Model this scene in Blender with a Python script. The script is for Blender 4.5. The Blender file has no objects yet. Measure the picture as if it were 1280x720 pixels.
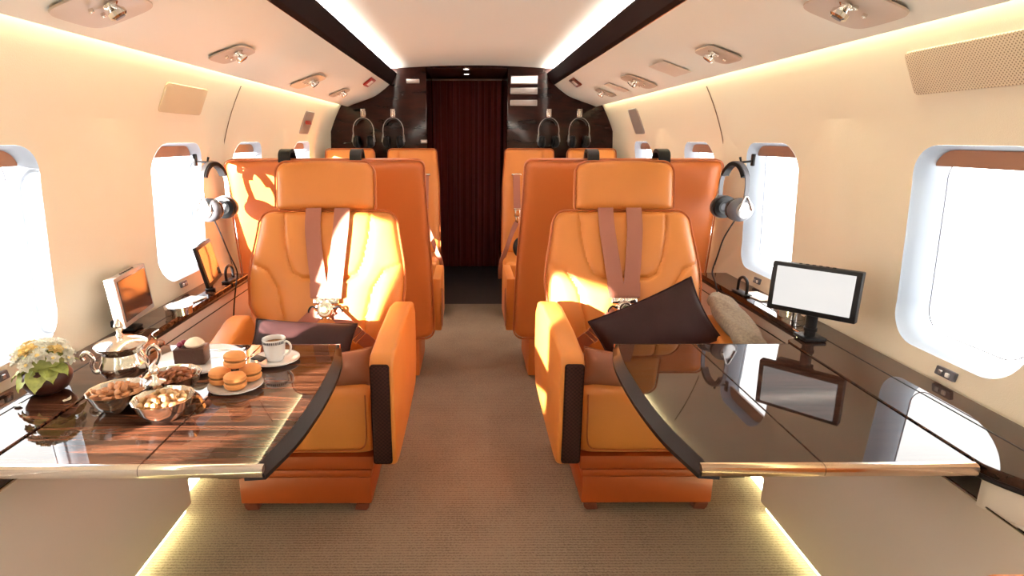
import bpy, bmesh, math, random
from mathutils import Vector, Matrix
PI = math.pi
R = math.radians
random.seed(7)
scene = bpy.context.scene
COL = scene.collection

# ------------------------------------------------------------------ camera, world, sun, exposure
cam_data = bpy.data.cameras.new('camera')
cam_data.sensor_width = 36
cam_data.lens = 725 / 1280 * 36
cam_data.shift_x = (640 - 590) / 1280
cam_data.clip_start = 0.02
cam = bpy.data.objects.new('camera', cam_data)
COL.objects.link(cam)
cam.location = (-0.025, 0, 1.25)
cam.rotation_euler = (math.radians(90 - 14.39), 0, math.radians(-0.3))
scene.camera = cam

scene.view_settings.view_transform = 'Standard'
scene.view_settings.look = 'None'
scene.view_settings.gamma = 1
scene.view_settings.use_curve_mapping = False
scene.view_settings.exposure = 0.42

W = bpy.data.worlds.new('world')
scene.world = W
W.use_nodes = True
W.node_tree.nodes['Background'].inputs[0].default_value = (1.0, 0.985, 0.955, 1)
SKY = 6.0
W.node_tree.nodes['Background'].inputs[1].default_value = SKY
SUN = 54.0
sd = bpy.data.lights.new('sun', 'SUN')
sd.energy = SUN
sd.color = (1.0, 0.92, 0.82)
sd.angle = math.radians(1.0)
sun = bpy.data.objects.new('sun', sd)
COL.objects.link(sun)
sun.location = (-4, -3, 3)
sun.rotation_euler = Vector((1.0, 1.10, -0.295)).to_track_quat('-Z', 'Y').to_euler()
COVE_WHITE = 60.0      # ceiling gutter lamps
COVE_YELLOW = 11.0      # lamps washing down the side walls
FLOOR_YELLOW = 12.0    # lamps along the foot of the cabinets

# ------------------------------------------------------------------ materials
def mat(name, col, rough=0.5, metal=0.0, coat=0.0, spec=0.5, emis=None, estr=0.0, bump=0.0, bscale=200, var=0.0, vscale=8, stretch=None, sheen=0.0, coat_rough=0.03):
    m = bpy.data.materials.new(name)
    m.use_nodes = True
    nt = m.node_tree
    b = nt.nodes['Principled BSDF']
    b.inputs['Base Color'].default_value = (*col, 1)
    b.inputs['Roughness'].default_value = rough
    b.inputs['Metallic'].default_value = metal
    b.inputs['Specular IOR Level'].default_value = spec
    b.inputs['Coat Weight'].default_value = coat
    b.inputs['Coat Roughness'].default_value = coat_rough
    b.inputs['Sheen Weight'].default_value = sheen
    if emis:
        b.inputs['Emission Color'].default_value = (*emis, 1)
        b.inputs['Emission Strength'].default_value = estr
    tc = nt.nodes.new('ShaderNodeTexCoord')
    if var > 0:
        mp = nt.nodes.new('ShaderNodeMapping')
        mp.inputs['Scale'].default_value = stretch or (1, 1, 1)
        nt.links.new(tc.outputs['Object'], mp.inputs[0])
        n = nt.nodes.new('ShaderNodeTexNoise')
        n.inputs['Scale'].default_value = vscale
        n.inputs['Detail'].default_value = 5
        nt.links.new(mp.outputs[0], n.inputs[0])
        r = nt.nodes.new('ShaderNodeMapRange')
        r.inputs[1].default_value = 0.3
        r.inputs[2].default_value = 0.7
        r.inputs[3].default_value = 1 - var
        r.inputs[4].default_value = 1 + var
        nt.links.new(n.outputs[0], r.inputs[0])
        mx = nt.nodes.new('ShaderNodeVectorMath')
        mx.operation = 'SCALE'
        mx.inputs[0].default_value = col
        nt.links.new(r.outputs[0], mx.inputs['Scale'])
        nt.links.new(mx.outputs[0], b.inputs['Base Color'])
    if bump > 0:
        n = nt.nodes.new('ShaderNodeTexNoise')
        n.inputs['Scale'].default_value = bscale
        n.inputs['Detail'].default_value = 3
        nt.links.new(tc.outputs['Object'], n.inputs[0])
        bp = nt.nodes.new('ShaderNodeBump')
        bp.inputs['Strength'].default_value = bump
        bp.inputs['Distance'].default_value = 0.002
        nt.links.new(n.outputs[0], bp.inputs['Height'])
        nt.links.new(bp.outputs[0], b.inputs['Normal'])
    return m

def wood_mat(name, dark, light, stretch, rough=0.025, scale=5.0, bias=0.5, coat=0.0):
    m = mat(name, dark, rough=rough, coat=coat, coat_rough=0.015)
    nt = m.node_tree
    b = nt.nodes['Principled BSDF']
    tc = nt.nodes.new('ShaderNodeTexCoord')
    mp = nt.nodes.new('ShaderNodeMapping')
    mp.inputs['Scale'].default_value = stretch
    nt.links.new(tc.outputs['Object'], mp.inputs[0])
    n = nt.nodes.new('ShaderNodeTexNoise')
    n.inputs['Scale'].default_value = scale
    n.inputs['Detail'].default_value = 8
    n.inputs['Roughness'].default_value = 0.65
    n.inputs['Distortion'].default_value = 0.6
    nt.links.new(mp.outputs[0], n.inputs[0])
    cr = nt.nodes.new('ShaderNodeValToRGB')
    cr.color_ramp.elements[0].position = bias - 0.1
    cr.color_ramp.elements[0].color = (*dark, 1)
    cr.color_ramp.elements[1].position = bias + 0.22
    cr.color_ramp.elements[1].color = (*light, 1)
    nt.links.new(n.outputs[0], cr.inputs[0])
    nt.links.new(cr.outputs[0], b.inputs['Base Color'])
    return m

def carpet_mat():
    m = mat('carpet', (0.36, 0.235, 0.145), rough=0.95, spec=0.15)
    nt = m.node_tree
    b = nt.nodes['Principled BSDF']
    tc = nt.nodes.new('ShaderNodeTexCoord')
    w = nt.nodes.new('ShaderNodeTexWave')
    w.inputs['Scale'].default_value = 26
    w.inputs['Distortion'].default_value = 2.2
    w.inputs['Detail'].default_value = 2
    w.inputs['Detail Scale'].default_value = 6
    w.bands_direction = 'Y'
    nt.links.new(tc.outputs['Object'], w.inputs[0])
    n = nt.nodes.new('ShaderNodeTexNoise')
    n.inputs['Scale'].default_value = 160
    nt.links.new(tc.outputs['Object'], n.inputs[0])
    n2 = nt.nodes.new('ShaderNodeTexNoise')
    n2.inputs['Scale'].default_value = 5
    n2.inputs['Detail'].default_value = 4
    nt.links.new(tc.outputs['Object'], n2.inputs[0])
    a = nt.nodes.new('ShaderNodeMath'); a.operation = 'MULTIPLY_ADD'
    a.inputs[1].default_value = 0.35
    nt.links.new(w.outputs['Fac'], a.inputs[0]); nt.links.new(n.outputs[0], a.inputs[2])
    a2 = nt.nodes.new('ShaderNodeMath'); a2.operation = 'MULTIPLY_ADD'
    a2.inputs[1].default_value = 0.5
    nt.links.new(n2.outputs[0], a2.inputs[0]); nt.links.new(a.outputs[0], a2.inputs[2])
    cr = nt.nodes.new('ShaderNodeValToRGB')
    cr.color_ramp.elements[0].position = 0.5
    cr.color_ramp.elements[0].color = (0.155, 0.108, 0.076, 1)
    cr.color_ramp.elements[1].position = 1.2
    cr.color_ramp.elements[1].color = (0.33, 0.245, 0.175, 1)
    nt.links.new(a2.outputs[0], cr.inputs[0])
    nt.links.new(cr.outputs[0], b.inputs['Base Color'])
    bp = nt.nodes.new('ShaderNodeBump')
    bp.inputs['Strength'].default_value = 0.6
    bp.inputs['Distance'].default_value = 0.004
    nt.links.new(a.outputs[0], bp.inputs['Height'])
    nt.links.new(bp.outputs[0], b.inputs['Normal'])
    return m

def glass_mat(name, tint=(1, 1, 1), gloss=0.06):
    m = bpy.data.materials.new(name)
    m.use_nodes = True
    nt = m.node_tree
    nt.nodes.remove(nt.nodes['Principled BSDF'])
    out = nt.nodes['Material Output']
    t = nt.nodes.new('ShaderNodeBsdfTransparent'); t.inputs[0].default_value = (*tint, 1)
    g = nt.nodes.new('ShaderNodeBsdfGlossy'); g.inputs['Roughness'].default_value = 0.01
    mx = nt.nodes.new('ShaderNodeMixShader'); mx.inputs[0].default_value = gloss
    nt.links.new(t.outputs[0], mx.inputs[1]); nt.links.new(g.outputs[0], mx.inputs[2])
    nt.links.new(mx.outputs[0], out.inputs[0])
    return m

def dot_mat(name, col, dark, pitch):
    """perforated sheet: a staggered field of small dark holes in object Y / Z"""
    m = mat(name, col, rough=0.6)
    nt = m.node_tree
    b = nt.nodes['Principled BSDF']
    tc = nt.nodes.new('ShaderNodeTexCoord')
    sp = nt.nodes.new('ShaderNodeSeparateXYZ')
    nt.links.new(tc.outputs['Object'], sp.inputs[0])
    def math_(op, a, bb=None, v=None):
        n = nt.nodes.new('ShaderNodeMath'); n.operation = op
        nt.links.new(a, n.inputs[0])
        if bb is not None: nt.links.new(bb, n.inputs[1])
        if v is not None: n.inputs[1].default_value = v
        return n.outputs[0]
    s = math_('ADD', sp.outputs[1], sp.outputs[2])
    d = math_('SUBTRACT', sp.outputs[1], sp.outputs[2])
    a = math_('COSINE', math_('MULTIPLY', s, v=2 * PI / pitch))
    c = math_('COSINE', math_('MULTIPLY', d, v=2 * PI / pitch))
    t = math_('GREATER_THAN', math_('ADD', a, c), v=0.75)
    mx = nt.nodes.new('ShaderNodeMix'); mx.data_type = 'RGBA'
    mx.inputs[6].default_value = (*col, 1); mx.inputs[7].default_value = (*dark, 1)
    nt.links.new(t, mx.inputs[0]); nt.links.new(mx.outputs[2], b.inputs['Base Color'])
    return m

def weave_mat(name, a_col, b_col, scale):
    m = mat(name, a_col, rough=0.6, spec=0.12)
    nt = m.node_tree
    b = nt.nodes['Principled BSDF']
    tc = nt.nodes.new('ShaderNodeTexCoord')
    ch = nt.nodes.new('ShaderNodeTexChecker'); ch.inputs['Scale'].default_value = scale
    ch.inputs[1].default_value = (*a_col, 1); ch.inputs[2].default_value = (*b_col, 1)
    nt.links.new(tc.outputs['Object'], ch.inputs[0]); nt.links.new(ch.outputs[0], b.inputs['Base Color'])
    bp = nt.nodes.new('ShaderNodeBump'); bp.inputs['Strength'].default_value = 0.8; bp.inputs['Distance'].default_value = 0.003
    nt.links.new(ch.outputs[1], bp.inputs['Height']); nt.links.new(bp.outputs[0], b.inputs['Normal'])
    return m

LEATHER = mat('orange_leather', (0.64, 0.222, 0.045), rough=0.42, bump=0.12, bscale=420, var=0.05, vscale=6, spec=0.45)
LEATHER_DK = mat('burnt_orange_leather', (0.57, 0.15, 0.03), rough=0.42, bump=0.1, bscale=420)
LEATHER_BASE = mat('shaded_orange_leather', (0.36, 0.060, 0.007), rough=0.4, bump=0.1, bscale=420)  # orange leather darkened to stand for the weaker light near the floor
PIPE = mat('piping', (0.42, 0.10, 0.02), rough=0.5)
WEAVE = weave_mat('woven_dark_leather', (0.030, 0.011, 0.010), (0.052, 0.019, 0.016), 150)
BROWN_FOOT = mat('brown_foot', (0.14, 0.028, 0.012), rough=0.35)
WALL = mat('wall_fabric', (0.84, 0.76, 0.62), rough=0.85, bump=0.25, bscale=350, spec=0.2)
BIN = mat('bin_lining', (0.79, 0.76, 0.67), rough=0.6, bump=0.15, bscale=400, spec=0.25)
CEIL = mat('ceiling_lining', (0.79, 0.76, 0.68), rough=0.7, bump=0.08, bscale=350, spec=0.25)
CREAM = mat('cream_panel', (0.70, 0.61, 0.54), rough=0.38, spec=0.35, bump=0.05, bscale=300)
REVEAL = mat('shaded_reveal', (0.36, 0.41, 0.48), rough=0.5)  # white lining, its colour greyed and blued to read as shaded
SHADE = mat('brown_shade', (0.32, 0.16, 0.10), rough=0.4)
CARPET = carpet_mat()
DARKFLOOR = mat('dark_carpet', (0.055, 0.04, 0.038), rough=0.9, bump=0.4, bscale=250)
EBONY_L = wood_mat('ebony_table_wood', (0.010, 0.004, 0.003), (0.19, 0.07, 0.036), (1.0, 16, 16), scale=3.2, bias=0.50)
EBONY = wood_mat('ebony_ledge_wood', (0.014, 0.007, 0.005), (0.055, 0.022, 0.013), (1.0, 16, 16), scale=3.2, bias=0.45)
BLACKGLOSS = mat('black_gloss', (0.014, 0.006, 0.005), rough=0.32, spec=0.12)
FASCIA = mat('dark_fascia', (0.008, 0.002, 0.002), rough=0.5, spec=0.12)
MAHOG = wood_mat('mahogany_gloss', (0.010, 0.003, 0.003), (0.035, 0.009, 0.006), (2, 2, 9), scale=2.5, bias=0.45, rough=0.12)
MAHOG.node_tree.nodes['Principled BSDF'].inputs['Specular IOR Level'].default_value = 0.25
CHROME = mat('chrome', (0.86, 0.84, 0.82), rough=0.08, metal=1)
SILVER = mat('silverware', (0.90, 0.87, 0.82), rough=0.13, metal=1)
STEEL = mat('brushed_steel', (0.45, 0.44, 0.44), rough=0.32, metal=1)
GOLDEDGE = mat('bronze_edge', (0.72, 0.55, 0.42), rough=0.16, metal=1)
BLACK = mat('black_plastic', (0.010, 0.009, 0.010), rough=0.4, spec=0.25)
BLACKR = mat('black_rubber', (0.01, 0.01, 0.01), rough=0.7)
GREYP = mat('grey_plastic', (0.11, 0.11, 0.13), rough=0.4)
SCREEN = mat('monitor_screen', (0.035, 0.03, 0.03), rough=0.10, spec=0.6)
STRAP = mat('rose_brown_webbing', (0.36, 0.125, 0.08), rough=0.5, bump=0.5, bscale=600)
PURPLE = mat('aubergine_satin', (0.032, 0.012, 0.012), rough=0.5, spec=0.18, var=0.15, vscale=12)
BRONZE = mat('bronze_satin', (0.24, 0.085, 0.042), rough=0.4, spec=0.3)
BLANKET = mat('beige_blanket', (0.27, 0.21, 0.16), rough=1.0, bump=1.0, bscale=260, var=0.2, vscale=120)
CURTAIN = mat('red_curtain', (0.17, 0.016, 0.010), rough=0.6, sheen=0.2)
PORC = mat('porcelain', (0.86, 0.84, 0.82), rough=0.15, coat=0.5)
CAKE = mat('chocolate_cake', (0.06, 0.018, 0.010), rough=0.35, bump=0.8, bscale=180)
CREAMTOP = mat('whipped_cream', (0.86, 0.72, 0.55), rough=0.6)
BERRY = mat('berry', (0.25, 0.03, 0.07), rough=0.35)
MAC = mat('macaron_shell', (0.80, 0.33, 0.10), rough=0.65, bump=0.3, bscale=500)
MACFILL = mat('macaron_filling', (0.30, 0.13, 0.03), rough=0.6)
COFFEE = mat('coffee', (0.28, 0.13, 0.05), rough=0.25)
ALMOND = mat('almond_skin', (0.50, 0.21, 0.085), rough=0.6, bump=0.5, bscale=300, var=0.25, vscale=90)
PECAN = mat('dark_nut', (0.30, 0.09, 0.03), rough=0.6, bump=0.5, bscale=300, var=0.3, vscale=90)
HAZEL = mat('pale_nut', (0.60, 0.36, 0.17), rough=0.55, bump=0.3, bscale=300, var=0.25, vscale=70)
POT = mat('brown_ceramic', (0.075, 0.025, 0.020), rough=0.3)
PETAL = mat('cream_petal', (0.93, 0.90, 0.80), rough=0.6)
PETALY = mat('yellow_petal', (0.90, 0.68, 0.30), rough=0.6)
PETALP = mat('pink_petal', (0.88, 0.50, 0.40), rough=0.6)
LEAF = mat('variegated_leaf', (0.42, 0.46, 0.13), rough=0.5, var=0.3, vscale=60)
PAPER = mat('white_card', (0.85, 0.83, 0.80), rough=0.5)
SIGNW = mat('lit_sign', (0.85, 0.8, 0.75), emis=(1, 0.95, 0.9), estr=0.85)
SIGNG = mat('grey_sign', (0.35, 0.30, 0.28), rough=0.3)
RED = mat('red_label', (0.35, 0.03, 0.02), rough=0.4)
L_WHITE = mat('white_lamp', (1, 1, 1), emis=(1.0, 0.96, 0.93), estr=COVE_WHITE)
L_YEL = mat('yellow_lamp', (1, 1, 1), emis=(1.0, 0.97, 0.66), estr=COVE_YELLOW)
L_FLOOR = mat('floor_lamp_light', (1, 1, 1), emis=(0.92, 1.0, 0.55), estr=FLOOR_YELLOW)
L_SPOT = mat('spot_lens', (1, 1, 1), emis=(1.0, 0.93, 0.85), estr=8)
SCREEN_GLARE = mat('monitor_screen_glare', (0.05, 0.05, 0.05), rough=0.07, emis=(1.0, 0.97, 0.94), estr=0.62)  # even glow stands in for the bright window mirrored in this screen
PANE = glass_mat('window_pane')
GRILLE = dot_mat('perforated_speaker', (0.66, 0.55, 0.41), (0.25, 0.18, 0.12), 0.0085)

# ------------------------------------------------------------------ mesh helpers
def build(name, bm, m, parent=None, smooth=True, mtx=None):
    if mtx is not None:
        bm.transform(mtx)
    me = bpy.data.meshes.new(name)
    bmesh.ops.recalc_face_normals(bm, faces=bm.faces)
    bm.to_mesh(me); bm.free()
    if smooth:
        me.polygons.foreach_set('use_smooth', [True] * len(me.polygons))
        try: me.set_sharp_from_angle(angle=math.radians(38))
        except Exception: pass
    me.materials.append(m)
    o = bpy.data.objects.new(name, me)
    COL.objects.link(o)
    if parent is not None: o.parent = parent
    return o

def thing(name, label, cat, loc=(0, 0, 0), rz=0, group=None, kind=None):
    o = bpy.data.objects.new(name, None)
    o.empty_display_size = 0.05
    COL.objects.link(o)
    o.location = loc; o.rotation_euler = (0, 0, rz)
    if label: o['label'] = label
    if cat: o['category'] = cat
    if group: o['group'] = group
    if kind: o['kind'] = kind
    return o

def tag(o, label, cat=None, group=None, kind=None):
    if label: o['label'] = label
    if cat: o['category'] = cat
    if group: o['group'] = group
    if kind: o['kind'] = kind
    return o

def struct(o):
    o['kind'] = 'structure'
    return o

def dup(root, loc=None, rot=None, label=None, group=None):
    def cp(o, par):
        c = o.copy(); COL.objects.link(c)
        if par is not None:
            c.parent = par; c.matrix_parent_inverse = Matrix()
        for ch in list(o.children): cp(ch, c)
        return c
    r = cp(root, None)
    if loc is not None: r.location = loc
    if rot is not None: r.rotation_euler = rot
    if label: r['label'] = label
    if group: r['group'] = group
    return r

def box(bm, c, s, bev=0.0, seg=2, rot=None):
    t = bmesh.new()
    bmesh.ops.create_cube(t, size=1)
    for v in t.verts: v.co = Vector((v.co.x * s[0], v.co.y * s[1], v.co.z * s[2]))
    if bev > 0:
        bmesh.ops.bevel(t, geom=list(t.edges), offset=bev, segments=seg, profile=0.5, affect='EDGES')
    M = Matrix.Translation(c)
    if rot: M = M @ rot
    t.transform(M)
    merge(bm, t)
    return bm

def merge(bm, t):
    mp = {}
    for v in t.verts: mp[v] = bm.verts.new(v.co)
    for f in t.faces:
        try: bm.faces.new([mp[v] for v in f.verts])
        except ValueError: pass
    t.free()

def lathe(bm, prof, c=(0, 0, 0), n=32, sx=1, sy=1, cap=True):
    rings = []
    for r, z in prof:
        rings.append([bm.verts.new((c[0] + sx * r * math.cos(2 * PI * i / n), c[1] + sy * r * math.sin(2 * PI * i / n), c[2] + z)) for i in range(n)])
    for a, b in zip(rings, rings[1:]):
        for i in range(n):
            bm.faces.new((a[i], a[(i + 1) % n], b[(i + 1) % n], b[i]))
    if cap:
        if prof[0][0] > 1e-5: bm.faces.new(rings[0][::-1])
        if prof[-1][0] > 1e-5: bm.faces.new(rings[-1])
    return bm

def tube(bm, pts, r, n=8, closed=False):
    pts = [Vector(p) for p in pts]
    N = len(pts)
    rings = []
    prev = None
    for i, p in enumerate(pts):
        if closed: t = pts[(i + 1) % N] - pts[i - 1]
        else: t = pts[min(i + 1, N - 1)] - pts[max(i - 1, 0)]
        t.normalize()
        if prev is None:
            u = t.orthogonal().normalized()
        else:
            u = (prev - t * prev.dot(t))
            u = u.normalized() if u.length > 1e-6 else t.orthogonal().normalized()
        prev = u
        w = t.cross(u)
        rr = r[i] if isinstance(r, (list, tuple)) else r
        rings.append([bm.verts.new(p + (u * math.cos(2 * PI * k / n) + w * math.sin(2 * PI * k / n)) * rr) for k in range(n)])
    m = N if closed else N - 1
    for i in range(m):
        a, b = rings[i], rings[(i + 1) % N]
        off = 0
        if closed and i == N - 1:
            best = min(range(n), key=lambda k: (a[0].co - b[k].co).length); off = best
        for k in range(n):
            bm.faces.new((a[k], a[(k + 1) % n], b[(k + 1 + off) % n], b[(k + off) % n]))
    if not closed:
        bm.faces.new(rings[0][::-1]); bm.faces.new(rings[-1])
    return bm

def smoothpts(pts, n=6):
    """Catmull-Rom through the points"""
    P = [Vector(p) for p in pts]
    P = [P[0] * 2 - P[1]] + P + [P[-1] * 2 - P[-2]]
    out = []
    for i in range(1, len(P) - 2):
        for k in range(n):
            t = k / n
            out.append(0.5 * ((2 * P[i]) + (-P[i - 1] + P[i + 1]) * t + (2 * P[i - 1] - 5 * P[i] + 4 * P[i + 1] - P[i + 2]) * t * t + (-P[i - 1] + 3 * P[i] - 3 * P[i + 1] + P[i + 2]) * t ** 3))
    out.append(P[-2])
    return out

def prism(bm, poly, z0, z1, axis='z', bev=0.0, seg=2, taper=None):
    """extrude a 2-D polygon. axis z: (x,y); axis x: (y,z); axis y: (x,z)"""
    t = bmesh.new()
    def mk(p, h):
        if axis == 'z': return (p[0], p[1], h)
        if axis == 'x': return (h, p[0], p[1])
        return (p[0], h, p[1])
    a = [t.verts.new(mk(p, z0)) for p in poly]
    b = [t.verts.new(mk(p, z1)) for p in (taper or poly)]
    t.faces.new(a[::-1]); t.faces.new(b)
    n = len(poly)
    for i in range(n): t.faces.new((a[i], a[(i + 1) % n], b[(i + 1) % n], b[i]))
    bmesh.ops.recalc_face_normals(t, faces=t.faces)
    if bev > 0:
        es = [e for e in t.edges if len(e.link_faces) == 2 and e.calc_face_angle(0) > 0.35]
        bmesh.ops.bevel(t, geom=es, offset=bev, segments=seg, profile=0.5, affect='EDGES')
    merge(bm, t)
    return bm

def ribbon(bm, pts, wdir, w, th, n=6):
    P = smoothpts(pts, n) if n > 1 else [Vector(p) for p in pts]
    wd0 = Vector(wdir).normalized()
    rings = []
    for i, p in enumerate(P):
        t = (P[min(i + 1, len(P) - 1)] - P[max(i - 1, 0)]).normalized()
        wd = (wd0 - t * wd0.dot(t)).normalized()
        nn = t.cross(wd).normalized()
        rings.append([bm.verts.new(p + wd * a * w / 2 + nn * b * th / 2) for a, b in ((-1, -1), (1, -1), (1, 1), (-1, 1))])
    for a, b in zip(rings, rings[1:]):
        for k in range(4): bm.faces.new((a[k], a[(k + 1) % 4], b[(k + 1) % 4], b[k]))
    bm.faces.new(rings[0][::-1]); bm.faces.new(rings[-1])
    return bm

def seg_dist(px, pz, poly):
    d = 9
    for (ax, az), (bx, bz) in zip(poly, poly[1:]):
        vx, vz = bx - ax, bz - az
        L = vx * vx + vz * vz
        t = max(0, min(1, ((px - ax) * vx + (pz - az) * vz) / L)) if L else 0
        d = min(d, math.hypot(px - ax - vx * t, pz - az - vz * t))
    return d

def puffy(bm, hw, H, T, bulge=0.012, seams=(), nx=60, nz=60, groove=0.009, gw=0.007, back=0.7, p=6, pt=10, arch=None):
    """upholstered pad: width function hw(t), height H, thickness T, front towards -y, seams pressed into the front"""
    front, rear = [], []
    for j in range(nz + 1):
        t = j / nz
        t2 = 0.5 - 0.5 * math.cos(PI * t) * (0.55 + 0.45 * abs(math.cos(PI * t)))
        t2 = min(max(t2, 0), 1)
        rf, rb = [], []
        for i in range(nx + 1):
            s0 = -1 + 2 * i / nx
            s = math.sin(s0 * PI / 2) * 0.6 + s0 * 0.4
            x = s * hw(t2); z = t2 * H
            if arch: z += arch(s, t2)
            e = max(0, 1 - abs(s) ** (p * 2)) ** 0.5 * max(0, 1 - abs(2 * t2 - 1) ** (pt * 2)) ** 0.5
            b = bulge * (1 - s * s) * (1 - (2 * t2 - 1) ** 4)
            y = -T * 0.5 * e - b
            if seams:
                d = min(seg_dist(x, z, q) for q in seams)
                y += groove * math.exp(-(d / gw) ** 2) * e
                y -= 0.004 * (1 - math.exp(-(d / (gw * 4)) ** 2)) * e
            rf.append(bm.verts.new((x, y, z)))
            if i in (0, nx) or j in (0, nz): rb.append(rf[-1])
            else: rb.append(bm.verts.new((x, T * 0.5 * back * e, z)))
        front.append(rf); rear.append(rb)
    for j in range(nz):
        for i in range(nx):
            bm.faces.new((front[j][i], front[j][i + 1], front[j + 1][i + 1], front[j + 1][i]))
            q = (rear[j][i], rear[j + 1][i], rear[j + 1][i + 1], rear[j][i + 1])
            try: bm.faces.new(q)
            except ValueError: pass
    return bm

def lerp_tab(tab):
    def f(t):
        for (a, va), (b, vb) in zip(tab, tab[1:]):
            if t <= b:
                k = (t - a) / (b - a) if b > a else 0
                k = k * k * (3 - 2 * k)
                return va + (vb - va) * k
        return tab[-1][1]
    return f

def rounded_top(tab, H, r, rb=None):
    """width table plus circular corners of radius r at the top (rb at the bottom)"""
    f = lerp_tab(tab)
    rb = r if rb is None else rb
    def g(t):
        w = f(t); z = t * H
        if z > H - r: w -= r - math.sqrt(max(0, r * r - (z - (H - r)) ** 2))
        if z < rb: w -= rb - math.sqrt(max(0, rb * rb - (rb - z) ** 2))
        return w
    return g

def outline(hw, H, y, n=50, s=1.0, skip_bottom=False):
    L = []
    for j in range(n + 1):
        t = 0.5 - 0.5 * math.cos(PI * j / n)
        L.append((-hw(t) * s, y, t * H))
    R_ = [(-x, yy, z) for x, yy, z in reversed(L)]
    return L + R_

# ------------------------------------------------------------------ cabin shell
RC, ZC = 1.21, 0.90
def wp(side, y, s, d=0.0):
    """point on the curved side wall: s = arc length above the centre line, d = depth outwards"""
    a = s / RC
    r = RC + d
    return (side * r * math.cos(a), y, ZC + r * math.sin(a))

def s_of(z): return RC * math.asin((z - ZC) / RC)
WIN_Y = [-1.55, -0.55, 0.41, 1.395, 2.37, 3.12, 4.12]
WIN_S = 0.070
WH, WW, WR = 0.270, 0.205, 0.10
def win_loop(n, k=0.0):
    """rounded rectangle (y, s) by angle, shrunk by k"""
    pts = []
    w, h, r = WW - k, WH - k, max(0.02, WR - k * 0.6)
    cor = [(w - r, h - r, 0), (-(w - r), h - r, PI / 2), (-(w - r), -(h - r), PI), (w - r, -(h - r), 3 * PI / 2)]
    m = n // 4
    for cx_, cy_, a0 in cor:
        for i in range(m):
            a = a0 + (PI / 2) * i / (m - 1)
            pts.append((cx_ + r * math.cos(a), cy_ + r * math.sin(a)))
    return pts
NL = 64
def side_wall(side, name):
    bm = bmesh.new()
    S0, S1 = s_of(0.52), 1.9
    A0, A1 = -0.30, 0.42
    ys = [-2.5] + [(a + b) / 2 for a, b in zip(WIN_Y, WIN_Y[1:])] + [4.85]
    def patch(y0, y1, s0, s1, ny, ns):
        g = [[bm.verts.new(wp(side, y0 + (y1 - y0) * i / ny, s0 + (s1 - s0) * j / ns)) for j in range(ns + 1)] for i in range(ny + 1)]
        for i in range(ny):
            for j in range(ns): bm.faces.new((g[i][j], g[i + 1][j], g[i + 1][j + 1], g[i][j + 1]))
    patch(-2.5, 4.85, S0, A0, 8, 6)
    patch(-2.5, 4.85, A1, S1, 8, 24)
    q = [[bm.verts.new((wp(side, 0, S0)[0], y, z)) for z in (0.52, 0.0)] for y in (-2.5, 4.85)]
    bm.faces.new((q[0][0], q[1][0], q[1][1], q[0][1]))
    for k, yc in enumerate(WIN_Y):
        y0, y1 = ys[k], ys[k + 1]
        inner = win_loop(NL)
        outer = []
        for (dy, ds) in inner:
            ang = math.atan2(ds, dy)
            # push to the cell rectangle keeping direction
            ex = (y1 - yc) if dy > 0 else (yc - y0)
            es = (A1 - WIN_S) if ds > 0 else (WIN_S - A0)
            q = max(abs(dy) / ex, abs(ds) / es)
            outer.append((dy / q, ds / q))
        # exact corners
        for cxx, css in ((y1 - yc, A1 - WIN_S), (-(yc - y0), A1 - WIN_S), (-(yc - y0), A0 - WIN_S), (y1 - yc, A0 - WIN_S)):
            bi = min(range(len(outer)), key=lambda i: (outer[i][0] - cxx) ** 2 + (outer[i][1] - css) ** 2)
            outer[bi] = (cxx, css)
        NR = 8
        rings = []
        for q in range(NR + 1):
            f = q / NR
            rings.append([bm.verts.new(wp(side, yc + a[0] + (b[0] - a[0]) * f, WIN_S + a[1] + (b[1] - a[1]) * f)) for a, b in zip(inner, outer)])
        for ra, rb in zip(rings, rings[1:]):
            n = len(ra)
            for i in range(n): bm.faces.new((ra[i], ra[(i + 1) % n], rb[(i + 1) % n], rb[i]))
    bmesh.ops.remove_doubles(bm, verts=bm.verts, dist=0.0004)
    return struct(build(name, bm, WALL))

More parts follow.
